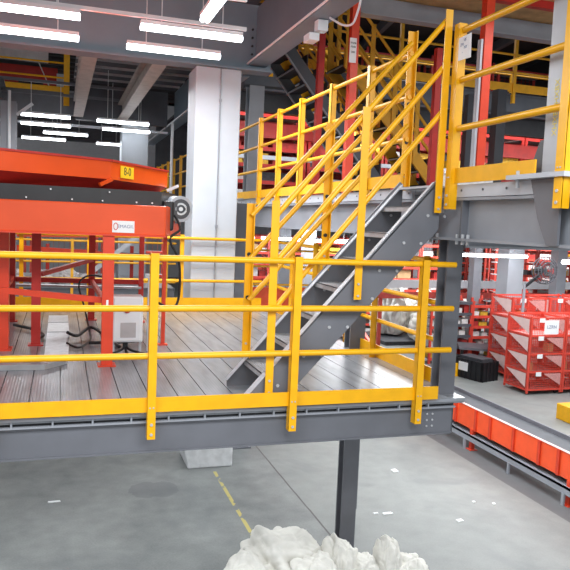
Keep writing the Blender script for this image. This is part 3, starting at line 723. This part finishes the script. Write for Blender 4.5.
# ================================================================ GROUND FLOOR BACKGROUND RIGHT
def mesh_panel(m, p0, ux, uz, w_, h_, nx, nz, t_=.005):
    p0 = Vector(p0); ux = Vector(ux); uz = Vector(uz)
    for i in range(nx+1): m.bar(p0+ux*(w_*i/nx), p0+ux*(w_*i/nx)+uz*h_, t_, t_, (0, 1, 0) if abs(ux.x) > .5 else (1, 0, 0))
    for i in range(nz+1): m.bar(p0+uz*(h_*i/nz), p0+uz*(h_*i/nz)+ux*w_, t_, t_)
def cage(loc, wd, dp, ht, lev, label, group):
    t = empty('cage_trolley', loc, label, 'cage trolley', group)
    x, y, z = loc
    for sx in (0, 1):
        for sy in (0, 1):
            MB().box(x+sx*wd-.02, x+sx*wd+.02, y+sy*dp-.02, y+sy*dp+.02, .04, ht).build('post', 'red_cage', t)
    for i in range(lev+1):
        zz = .12+(ht-.16)*i/lev
        s_ = MB().box(x, x+wd, y-.012, y+.012, zz-.02, zz+.02).box(x, x+wd, y+dp-.012, y+dp+.012, zz-.02, zz+.02).box(x-.012, x+.012, y, y+dp, zz-.02, zz+.02).box(x+wd-.012, x+wd+.012, y, y+dp, zz-.02, zz+.02).build('shelf_frame', 'red_cage', t)
        if i < lev: MB().box(x+.01, x+wd-.01, y+.01, y+dp-.01, zz-.01, zz).build('shelf', 'mesh_net', s_)
    m = MB()
    mesh_panel(m, (x, y, .12), (1, 0, 0), (0, 0, 1), wd, ht-.16, 20, 34, .007)
    m.build('front_mesh', 'red_cage', t)
    m = MB(); mesh_panel(m, (x, y, .12), (0, 1, 0), (0, 0, 1), dp, ht-.16, 16, 34, .007)
    mesh_panel(m, (x, y+dp, .12), (1, 0, 0), (0, 0, 1), wd, ht-.16, 16, 26, .008); m.build('rear_mesh', 'red_cage', t)
    for i in range(lev):
        zz = .12+(ht-.16)*i/lev; hh = (ht-.16)/lev
        MB().add([(x-.016, y+dp*.95, zz+hh*.92), (x-.016, y+.05, zz+hh*.92), (x-.016, y+.05, zz+.06), (x-.02, y+dp*.95, zz+hh*.92), (x-.02, y+.05, zz+hh*.92), (x-.02, y+.05, zz+.06)], [(0, 1, 2), (3, 5, 4), (0, 3, 4, 1), (1, 4, 5, 2), (2, 5, 3, 0)]).build('side_net', 'mesh_w', t)
        MB().add([(x+wd*.45, y-.016, zz+hh*.9), (x+wd*.97, y-.016, zz+hh*.9), (x+wd*.97, y-.016, zz+.1), (x+wd*.45, y-.02, zz+hh*.9), (x+wd*.97, y-.02, zz+hh*.9), (x+wd*.97, y-.02, zz+.1)], [(0, 1, 2), (3, 5, 4), (0, 3, 4, 1), (1, 4, 5, 2), (2, 5, 3, 0)]).build('front_net', 'mesh_net', t)
        zz = .12+(ht-.16)*(i+1)/lev; MB().box(x+wd*.22, x+wd*.38, y-.026, y-.021, zz-.10, zz).build('label_card', 'paper', t)
    for sx in (.08, wd-.08):
        MB().tube((x+sx, y+.1, .045), (x+sx+.03, y+.1, .045), .045, 12).build('castor', 'black', t)
    return t
CG = 'red mesh cage trolleys'
c0 = cage((10.49, 13.3, 0), .95, .85, 1.87, 4, 'nearest red mesh cage trolley, its corner pointing at the black crate', CG)
copy_tree(c0, label='red mesh cage trolley right of the nearest one, cut by the picture edge', loc=(11.50, 13.3, 0))
copy_tree(c0, label='red mesh cage trolley third from the left in the near row', loc=(12.5, 13.3, 0))
c1 = cage((11.1, 14.85, 0), 1.0, .9, 2.15, 4, 'taller red mesh cage trolley behind the nearest one', CG)
copy_tree(c1, label='taller red mesh cage trolley at the right, second row', loc=(12.25, 14.85, 0))
copy_tree(c1, label='tall red mesh cage trolley at the right edge, second row', loc=(13.4, 14.85, 0))
for k, x in enumerate((10.55, 11.1, 11.55, 12.1)):
    o = MB().box(x, x+.14, 13.4, 13.6, .56+.45*(k % 2), .56+.45*(k % 2)+.2).build('parcel', 'card')
    tag(o, ['brown parcel low in the nearest cage trolley', 'brown parcel higher in the nearest cage trolley', 'brown parcel low in the second cage trolley', 'brown parcel higher in the second cage trolley'][k], 'parcel', 'parcels in the cage trolleys')
o = MB().box(10.85, 11.25, 13.275, 13.283, 1.45, 1.78).build('white_board', 'paper'); tag(o, 'white printed sheet on the top tier of the nearest cage trolley', 'notice')
text('LZRN', .11, 'ink_grey', o, facing((11.05, 13.272, 1.62), (1, 0, 0), (0, 0, 1)))

# shelf trolleys left of the cages
LAST = [None]
def shelf_unit(name, loc, wd, dp, ht, lev, mats, label, group, rng, cat='shelf rack', goods=True, gl='', z0=0, gsize=(.16, .34)):
    t = empty(name, (loc[0], loc[1], z0), label, cat, group); x, y = loc; LAST[0] = t
    pm, sm, bm_ = mats
    for sx in (0, 1):
        for sy in (0, 1): MB().box(x+sx*wd-.03, x+sx*wd+.03, y+sy*dp-.03, y+sy*dp+.03, z0, z0+ht).build('post', pm, t)
    for i in range(lev):
        zz = z0+.15+(ht-.3)*i/max(1, lev-1) if lev > 1 else z0+.3
        MB().box(x, x+wd, y-.035, y-.005, zz-.05, zz+.03).build('shelf_beam', bm_, t)
        MB().box(x, x+wd, y, y+dp, zz-.015, zz).build('shelf', sm, t)
    m = MB()
    mesh_panel(m, (x, y+dp, z0+.1), (1, 0, 0), (0, 0, 1), wd, ht-.2, 12, 12, .008); m.build('back_mesh', bm_, t)
    return t
def goods_on(unit_loc, wd, dp, ht, lev, rng, z0, gdesc, group, mats, sizes=(.16, .34), nm='small_package', cat='package', prob=.85):
    x, y = unit_loc
    for i in range(lev-1 if lev > 1 else 1):
        zz = z0+.15+(ht-.3)*i/max(1, lev-1); gap = (ht-.3)/max(1, lev-1)
        px = x+.06
        while px < x+wd-.2:
            w_ = rng.uniform(*sizes); h_ = rng.uniform(.35, .8)*gap
            if rng.random() < prob:
                yy = y+.03+rng.random()*.06
                o = MB().box(px, min(px+w_, x+wd-.05), yy, yy+dp*.6, zz+.002, zz+h_).build(nm, rng.choice(mats))
                tag(o, gdesc, cat, group)
            px += w_+rng.uniform(.03, .12)
rg = random.Random(3)
def L_(y): return 'row '+y
SG = 'red shelf trolleys behind the black crate'
for k, x in enumerate((9.95, 10.62, 11.29, 11.96, 12.63)):
    h_ = 1.8+.1*(k % 2); wh = ['leftmost', 'second from the left', 'middle one', 'fourth from the left', 'rightmost'][k]
    shelf_unit('shelf_trolley', (x, 16.9), .62, .6, h_, 6, ('red_cage', 'steel_dark', 'steel_dark' if k % 2 else 'red_cage'), 'red shelf trolley with dark shelves behind the black crate, '+wh, SG, rg)
    goods_on((x, 16.9), .62, .6, h_, 6, rg, 0, 'small pale package on a red shelf trolley behind the black crate', 'packages on the shelf trolleys', ['goods_w', 'goods_w', 'goods_w', 'goods_w', 'goods_r', 'goods_y'], (.12, .3))
RG = 'red racks across the hall floor'
desc = ['behind the corner post', 'left of the pedestal fan', 'behind the pedestal fan', 'at the right edge of the picture']
k = 0
ordn = ['first', 'second', 'third', 'fourth', 'fifth', 'sixth', 'seventh', 'eighth', 'ninth', 'tenth', 'eleventh', 'twelfth']
for row, (y, xs) in enumerate(((20.3, (14.6, 16.1, 17.6, 19.1, 20.6)), (23.2, (5.6, 7.1, 8.6, 10.1, 11.6, 13.1, 16.4, 17.9, 19.4, 20.9, 22.4)), (27.5, (7, 8.6, 10.2, 11.8, 13.4, 16.3, 17.9, 19.5, 21.1, 22.7)), (32, (8, 10, 12, 14, 16, 18, 20, 22, 24, 26)))):
    for j, x in enumerate(xs):
        lab = 'tall red goods rack, %s from the left in the %s row across the hall floor' % (ordn[j], ['nearest', 'second', 'third', 'farthest'][row])
        w_ = 1.4 if row < 2 else 1.5 if row < 3 else 1.9
        shelf_unit('goods_rack', (x, y), w_, .7, 3.3, 8, ('red_rack', 'shelf', 'red_cage'), lab, RG, rg)
        if row < 2: goods_on((x, y), w_, .7, 3.3, 8, rg, 0, 'small package on a far red goods rack', 'packages on the far racks', ['goods_w', 'goods_w', 'goods_w', 'goods_w', 'goods_r', 'goods_y', 'goods_g', 'card'], (.3, .6), 'small_parcel', 'parcel', .55)
t = empty('belt_conveyor', (15, 19, 0), 'raised white-sided conveyor crossing the hall before the far red racks', 'conveyor')
MB().box(9.0, 22, 19.0, 19.04, 1.95, 2.2).build('side_panel', 'white', t)
MB().box(9.0, 22, 19.04, 19.7, 2.1, 2.14).build('belt', 'belt', t)
MB().box(9.0, 22, 18.97, 19.05, 1.62, 1.82).build('red_beam', 'red_rack', t)
for x in (9.4, 12.6, 15.8, 19.0, 21.6): MB().box(x, x+.1, 19.1, 19.2, 0, 1.95).build('leg', 'red_rack', t)

# black crate stack
t = empty('black_crate', (10.2, 14.9, 0), 'black plastic crate with a white label, left of the nearest cage trolley', 'crate')
A = Vector((10.14, 14.6, 0)); ang = math.atan2(.2, .7)
def rotbox(m, x0, x1, y0, y1, z0, z1, o=A, a=ang):
    vs = []
    for x in (x0, x1):
        for y in (y0, y1):
            for z in (z0, z1): vs.append((o.x+x*math.cos(a)-y*math.sin(a), o.y+x*math.sin(a)+y*math.cos(a), o.z+z))
    return m.add(vs, [(0, 1, 3, 2), (4, 6, 7, 5), (0, 4, 5, 1), (2, 3, 7, 6), (0, 2, 6, 4), (1, 5, 7, 3)])
m = MB(); rotbox(m, 0, .62, 0, .03, 0, .5); rotbox(m, 0, .62, 0.92, .95, 0, .5); rotbox(m, 0, .03, 0, .95, 0, .5); rotbox(m, .59, .62, 0, .95, 0, .5); rotbox(m, 0, .62, 0, .95, 0, .03)
m.build('crate_body', 'black', t)
m = MB()
for i in range(5): rotbox(m, .02+.14*i, .04+.14*i, -.02, 0, 0, .5)
for i in range(6): rotbox(m, -.02, 0, .04+.16*i, .07+.16*i, 0, .5)
m.build('rib', 'black', t)
rotbox(MB(), -.032, -.022, .45, .75, .2, .42).build('label_card', 'paper', t)
m = MB(); rotbox(m, .1, .5, .1, .85, .3, .56); m.build('folded_contents', 'goods_g', t)
t = empty('plastic_pallet', (11.1, 15.9, 0), 'dark grey flat cart with a sloping top behind the black crate', 'cart')
MB().add([(10.4, 16.1, .62), (11.7, 15.85, .55), (11.9, 16.5, .60), (10.7, 16.7, .66), (10.4, 16.1, .56), (11.7, 15.85, .49), (11.9, 16.5, .54), (10.7, 16.7, .60)], [(0, 1, 2, 3), (4, 7, 6, 5), (0, 4, 5, 1), (1, 5, 6, 2), (2, 6, 7, 3), (3, 7, 4, 0)]).build('cart_top', 'steel', t)
for p in ((10.55, 16.15), (11.6, 15.95), (11.7, 16.4), (10.8, 16.6)): MB().box(p[0]-.02, p[0]+.02, p[1]-.02, p[1]+.02, 0, .56).build('leg', 'black', t)
tag(MB().box(9.78, 9.92, 15.35, 15.49, 0, .34).build('bollard', 'yellow'), 'small yellow post foot left of the black crate', 'bollard')
tag(MB().box(9.84, 10.3, 11.05, 11.5, 0, .33).build('floor_guard', 'yellow', bevel=.02), 'yellow floor guard block at the right edge beyond the conveyor', 'guard')

# pedestal fan
t = empty('pedestal_fan', (11.1, 14.45, 0), 'round wire pedestal fan rising behind the cage trolleys', 'fan')
MB().tube((11.1, 14.45, 0), (11.1, 14.45, 2.5), .035, 10).build('pole', 'steel_mid', t)
MB().tube((11.1, 14.45, 0), (11.1, 14.45, .04), .22, 20).build('base', 'steel_dark', t)
MB().bar((11.1, 14.45, 2.45), (11.5, 14.4, 2.78), .06, .06).build('arm', 'black', t)
mo = MB().tube((11.58, 14.62, 2.86), (11.62, 14.40, 2.88), .10, 14).build('motor', 'black', t)
fc = Vector((11.63, 14.35, 2.88)); m = MB()
for R_, yo in ((.34, 0), (.27, -.05), (.2, -.07), (.12, -.08), (.34, .1)):
    for i in range(28):
        a = 2*math.pi*i/28; b = 2*math.pi*(i+1)/28
        m.bar(fc+Vector((R_*math.cos(a), yo, R_*math.sin(a))), fc+Vector((R_*math.cos(b), yo, R_*math.sin(b))), .016, .016)
for i in range(28):
    a = 2*math.pi*i/28
    m.bar(fc+Vector((.04*math.cos(a), -.085, .04*math.sin(a))), fc+Vector((.34*math.cos(a), 0, .34*math.sin(a))), .008, .008)
m.build('wire_guard', 'steel_dark', t)
m = MB()
for i in range(3):
    a = 2*math.pi*i/3
    d = Vector((math.cos(a), 0, math.sin(a))); p = Vector((-math.sin(a), 0, math.cos(a)))
    m.add([fc+d*.06-p*.03, fc+d*.28-p*.09+Vector((0, .02, 0)), fc+d*.29+p*.06+Vector((0, .05, 0)), fc+d*.06+p*.03+Vector((0, .02, 0)),
           fc+d*.06-p*.03+Vector((0, .006, 0)), fc+d*.28-p*.09+Vector((0, .026, 0)), fc+d*.29+p*.06+Vector((0, .056, 0)), fc+d*.06+p*.03+Vector((0, .026, 0))], [(0, 1, 2, 3), (4, 7, 6, 5), (0, 4, 5, 1), (1, 5, 6, 2), (2, 6, 7, 3), (3, 7, 4, 0)])
m.build('blade', 'goods_r', t)
# far columns under the upper deck
for k, (x, y, wd, mat, lab) in enumerate(((12.1, 18, .28, 'steel_mid', 'slim grey column left of the pedestal fan on the hall floor'), (13.2, 17.65, .55, 'column', 'wide white column directly behind the pedestal fan pole'),
                                 (15.2, 18, .35, 'steel_mid', 'slim grey column right of the pedestal fan'), (14.7, 26, .9, 'column', 'white column seen just left of the corner post'),
                                 (6.9, 21, .35, 'steel_light', 'pale slim column seen between the stair rails'), (8.2, 22.2, .4, 'steel_light', 'pale column farther back seen between the stair rails'))):
    t = empty('hall_column', (x, y, 0), lab, 'column')
    MB().box(x-wd/2, x+wd/2, y, y+wd, 0, 3.96).build('shaft', mat, t)
    MB().box(x-wd/2-.06, x+wd/2+.06, y-.06, y+wd+.06, 0, .05).build('base_plate', mat, t)
# orange line conveyor and yellow fence behind the stair
t = empty('belt_conveyor', (5, 15.2, 0), 'red-orange conveyor crossing the hall floor behind the steel stair', 'conveyor')
MB().box(3.3, 6.4, 15, 15.05, 1.9, 2.32).build('side_panel', 'conv', t)
MB().box(3.3, 6.4, 15.05, 15.8, 2.2, 2.25).build('belt', 'belt', t)
for x in (3.5, 4.9, 6.2): MB().box(x, x+.08, 15.05, 15.13, 0, 1.9).build('leg', 'red', t)
rail_run('guard_railing', 'far yellow fence behind the steel stair, beyond the lower deck', (3.2, 14.3), (6.3, 14.3), [.2, 1.25, 2.3, 3.0], 2.05, (0, -1), rails=(.4, .8, 1.15), toe=None, drop=2.05, bolts=False, mat='yellow_far')

# ================================================================ BACKGROUND LEFT (beyond the lower deck)
tag(MB().box(-6, 2.4, 15.0, 18.5, 2.22, 2.28).build('walkway_slab', 'duct'), 'grey walkway slab beyond the orange machine', 'walkway')
tag(MB().ibeam((-6, 15.0, 2.15), (2.4, 15.0, 2.15), .12, .26).build('walkway_beam', 'steel'), 'grey beam at the edge of the far walkway', 'beam')
rail_run('guard_railing', 'far yellow railing seen between the legs of the orange machine', (-4, 14.9), (2.4, 14.9), [.5, 1.75, 3.0, 4.25, 5.0, 6.2], 2.4, (0, -1), rails=(.42, .86), toe=(0, .1), posth=.9, drop=.3, bolts=False, mat='yellow_far')
for x in (-3, -.6, 1.9):
    tag(MB().box(x, x+.2, 15.2, 15.4, 0, 2.05).build('walkway_post', 'steel_mid'), 'grey post under the far walkway, %s' % {-3: 'outer left', -.6: 'left of the machine legs', 1.9: 'left of the white column'}[x], 'post')
t = empty('belt_conveyor', (0, 17, 2.28), 'red conveyor on the far walkway, seen below the orange machine', 'conveyor')
MB().bar((-3, 16.8, 3.1), (2.0, 16.2, 2.85), .05, .14).build('side_panel', 'red', t)
MB().bar((-3, 17.4, 3.25), (2.0, 16.9, 3.35), .05, .12).build('side_panel', 'conv', t)
MB().bar((-3, 17.1, 3.05), (2.0, 16.55, 2.9), .5, .04).build('belt', 'belt', t)
for x in (-1.5, -.3, .6, 1.6): MB().box(x, x+.08, 16.7, 16.78, 2.28, 3.1).build('leg', 'red_dark', t)
t = empty('belt_conveyor', (1.2, 15.9, 2.28), 'dark inclined conveyor belt rising right on the far walkway', 'conveyor')
MB().bar((.7, 15.8, 2.55), (1.9, 15.8, 3.55), .35, .06).build('belt', 'black', t)
MB().bar((.7, 15.6, 2.58), (1.9, 15.6, 3.58), .03, .1).build('side_panel', 'steel_light', t)
MB().box(1.2, 1.26, 15.75, 15.81, 2.28, 2.95).build('leg', 'steel', t)
for k, (x, z, r) in enumerate(((-.35, 2.28, .28), (.15, 2.28, .3), (.62, 2.28, .22), (-1.0, 2.28, .3))):
    sack('grey_bag', (x, 15.7, z), (r, .25, r*1.1), 'pale grey bag on the far walkway, %s' % ['left of the middle one', 'middle one between the machine legs', 'rightmost, beside the inclined belt', 'far left one'][k], 20+k, 'grey bags on the far walkway', mat='sheet')['category'] = 'bag'
# far left goods on the hall floor
for k, x in enumerate((-3.2, -.9, 1.4)):
    shelf_unit('goods_rack', (x, 24), 2.1, .8, 5.2, 7, ('red_rack', 'shelf', 'red_cage'), 'tall red goods rack far behind the orange machine, %s' % ['left', 'middle', 'right'][k], 'racks behind the machine', rg)
for k, x in enumerate(()):
    goods_on((x, 24), 2.1, .8, 5.2, 7, rg, 0, 'small package on the racks far behind the orange machine', 'packages behind the machine', ['goods_w', 'goods_r', 'goods_y', 'card'], (.3, .7))

# upper-left opening with railing, sheet and red stack
rail_run('guard_railing', 'yellow railing high at the upper left above the far girder', (-4, 18.5), (.18, 18.5), [1.0, 2.4, 4.12], 6.88, (0, -1), rails=(.3, .66), toe=(-.05, .08), posth=1.0, drop=.38, bolts=False, mat='yellow', pw=.14)
tag(MB().box(-5, -.32, 18.75, 18.78, 7.55, 8.6).build('plastic_sheet', 'sheet'), 'hanging grey-white plastic sheet behind the upper left railing', 'sheet')
tag(MB().bar((-.55, 18.72, 7.55), (-.28, 18.72, 6.95), .09, .02).build('loose_strip', 'sheet'), 'loose white strip hanging from the plastic sheet', 'sheet')
tag(MB().box(-8, .3, 18.6, 20.6, 6.85, 6.9).build('walkway_slab', 'duct'), 'walkway slab behind the yellow railing at the upper left', 'walkway')
t = empty('machine_cabinet', (-1.8, 19.4, 6.9), 'dark red machine body behind the upper left railing', 'machine')
MB().box(-5, -.1, 19.3, 20.2, 6.9, 7.55).build('body', 'red_dark', t)
m = MB()
for i in range(4): m.box(-4.2+i*1.05, -3.6+i*1.05, 19.27, 19.3, 6.98, 7.18)
m.build('opening', 'black', t)
tag(MB().box(-.12, .08, 18.9, 19.1, 6.9, 7.35).build('control_box', 'steel_light'), 'small grey control box beside the big yellow post at the upper left', 'box')

# ================================================================ UPPER DECK BACKGROUND
UG = 'red racks on the upper deck'
k = 0
for j in range(6):
    x = 3.35+j*1.9
    pos = ['beside the white column', 'behind the left red posts', 'behind the stair handrails', 'behind the stair-head posts', 'right of the stair-head posts', 'left of the pale column'][j]
    shelf_unit('goods_rack', (x, 14.6), 1.8, .9, 2.1, 6, ('red_dark', 'shelf', 'red_dark'), 'red goods rack on the upper deck, %s' % pos, UG, rg, z0=4.17)
    MB().box(x, x+1.8, 15.44, 15.46, 4.3, 6.2).build('back_panel', 'red_dark', COL.objects[-1] if False else LAST[0])
    goods_on((x, 14.6), 1.8, .9, 2.1, 6, rg, 4.17, 'package on the upper red rack %s' % pos, 'packages on the upper racks', ['goods_r', 'goods_r', 'goods_r', 'goods_g', 'goods_w', 'goods_y'], (.3, .75), 'goods_carton', 'carton')
tag(MB().box(3.3, 14, 13.9, 14.0, 5.55, 5.85).build('red_crossbeam', 'red_dark'), 'long deep red crossbeam above the upper racks', 'beam')
tag(MB().box(3.3, 14, 13.6, 13.68, 5.08, 5.16).build('pale_crossbar', 'steel_light'), 'pale grey bar running along the upper racks', 'beam')
for k in range(5):
    x = 8.3+k*.5
    o = MB().box(x, x+.38, 13.65, 13.95, 5.17, 5.36).build('goods_box', ['goods_y', 'card', 'card', 'goods_w', 'goods_y'][k])
    tag(o, 'small carton on the pale bar right of the red upright, %s' % ['first', 'second', 'middle', 'fourth', 'last'][k]+' from the left', 'box', 'cartons on the pale bar')
t = empty('yellow_bin', (8.6, 12.6, 4.17), 'yellow openwork bins stacked behind the upper toe board', 'bins')
m = MB()
for i in range(7):
    m.bar((8.0+i*.28, 12.6, 4.25), (8.15+i*.28, 12.6, 4.8), .03, .05); m.bar((8.15+i*.28, 12.6, 4.25), (8.0+i*.28, 12.6, 4.8), .03, .05)
m.box(7.95, 10.0, 12.58, 12.64, 4.78, 4.84).box(7.95, 10.0, 12.58, 12.64, 4.17, 4.28); m.build('lattice', 'yellow_far', t)
MB().box(7.95, 10.0, 12.66, 13.1, 4.17, 4.7).build('fill', 'goods_r', t)

# far walkway railing on the third level
rail_run('guard_railing', 'yellow railing of the far third-level walkway at the upper right', (3.6, 13.25), (12.5, 13.25), [.3, 1.7, 3.1, 4.5, 5.9, 7.0, 7.9], 6.9, (0, -1),
         rails=(.42, .8, 1.15), toe=(0, .18), posth=1.18, drop=.25, bolts=False, mat='yellow_far', r=.025, pw=.07)
rail_run('guard_railing', 'second yellow railing deeper on the third level', (3.6, 16.3), (14, 16.3), [.8, 2.6, 4.4, 6.2, 8.0, 9.8], 6.9, (0, -1), rails=(.42, .8, 1.15), toe=(0, .15), posth=1.18, drop=0, bolts=False, mat='yellow_far')
rail_run('guard_railing', 'yellow railing below the third-level beam, beyond the red racks', (3.4, 17.5), (15, 17.5), [.8, 2.6, 4.4, 6.2, 8.0, 9.8, 11.3], 5.55, (0, -1), rails=(.42, .8, 1.1), toe=None, posth=1.18, drop=1.38, bolts=False, mat='yellow_far')
for k in range(5):
    x = 4.3+k*2.1
    shelf_unit('goods_rack', (x, 18.5), 1.9, .8, 2.0, 4, ('red_dark', 'shelf', 'red_dark'), 'dim goods rack deep on the third level, %s' % ['behind the hanging stair', 'second from left', 'middle one', 'second from right', 'rightmost'][k], 'third-level racks', rg, z0=6.9)
for k in range(6):
    x = 4+k*1.9
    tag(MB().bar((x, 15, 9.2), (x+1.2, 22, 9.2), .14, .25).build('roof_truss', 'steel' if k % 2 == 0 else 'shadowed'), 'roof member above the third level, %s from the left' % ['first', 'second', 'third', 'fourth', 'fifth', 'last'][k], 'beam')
struct('wall_upper', MB().box(2.9, 20, 22.6, 22.7, 4.17, 6.8), 'ceil')
struct('ceiling_third_level', MB().box(2.9, 20, 12.5, 26, 9.35, 9.45), 'roofd')
tag(MB().box(8.6, 10.6, 17.7, 18.2, 6.9, 7.9).build('pale_partition', 'sheet'), 'pale partition panel behind the far walkway railing', 'panel')
tag(MB().box(10.2, 12.2, 18.2, 18.3, 4.17, 5.9).build('pale_partition', 'sheet'), 'pale partition panel behind the upper racks, left of the pale column', 'panel')

# ceiling-hung stairs seen from beneath
def hung_stair(y0, y1, xa, za, xb, zb, label, rails, mat='steel_dark'):
    t = empty('hanging_stair', ((xa+xb)/2, (y0+y1)/2, min(za, zb)), label, 'stairs')
    for y in (y0, y1-.03):
        s_ = MB().prism([(xa, za-.14), (xb, zb-.14), (xb, zb+.14), (xa, za+.14)], 'y', y, y+.03).build('stringer', mat, t)
        MB().bar((xa, y+.015, za-.15), (xb, y+.015, zb-.15), .05, .02).build('bottom_flange', 'steel_mid' if mat != 'yellow_far' else mat, s_)
    n_ = int(abs(za-zb)/.235)
    for i in range(n_):
        f = (i+.5)/n_; x = xa+(xb-xa)*f; z = za+(zb-za)*f
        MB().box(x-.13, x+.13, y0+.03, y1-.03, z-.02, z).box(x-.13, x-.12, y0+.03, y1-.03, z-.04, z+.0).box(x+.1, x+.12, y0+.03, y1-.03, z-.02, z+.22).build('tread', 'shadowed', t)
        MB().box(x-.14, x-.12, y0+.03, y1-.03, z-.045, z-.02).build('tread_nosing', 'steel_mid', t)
    if rails:
        for y in (y0-.02, y1+.02):
            r_ = empty('stair_handrail', ((xa+xb)/2, y, min(za, zb)), 'yellow handrail on the %s side of the %s' % ('near' if y < y0 else 'far', rails), 'railing')
            for o_ in (.4, .75, 1.1): MB().tube((xa, y, za+o_), (xb, y, zb+o_), .028, 8).build('rail', 'yellow_far', r_)
            for i in range(5):
                f = (i+.1)/4.3; x = xa+(xb-xa)*f; z = za+(zb-za)*f
                MB().box(x-.04, x+.04, y-.012, y+.012, z-.15, z+1.15).build('post', 'yellow_far', r_)
    return t
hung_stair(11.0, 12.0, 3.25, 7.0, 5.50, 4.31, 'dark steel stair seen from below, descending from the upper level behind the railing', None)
hung_stair(12.25, 13.0, 3.7, 7.3, 5.9, 4.7, 'yellow-railed stair descending behind the dark hanging stair', 'farther hanging stair', 'yellow_far')
hung_stair(11.2, 12.0, 4.6, 6.7, 6.6, 4.5, 'yellow-railed stair descending behind the tall red posts', 'stair behind the tall red posts', 'yellow_far')
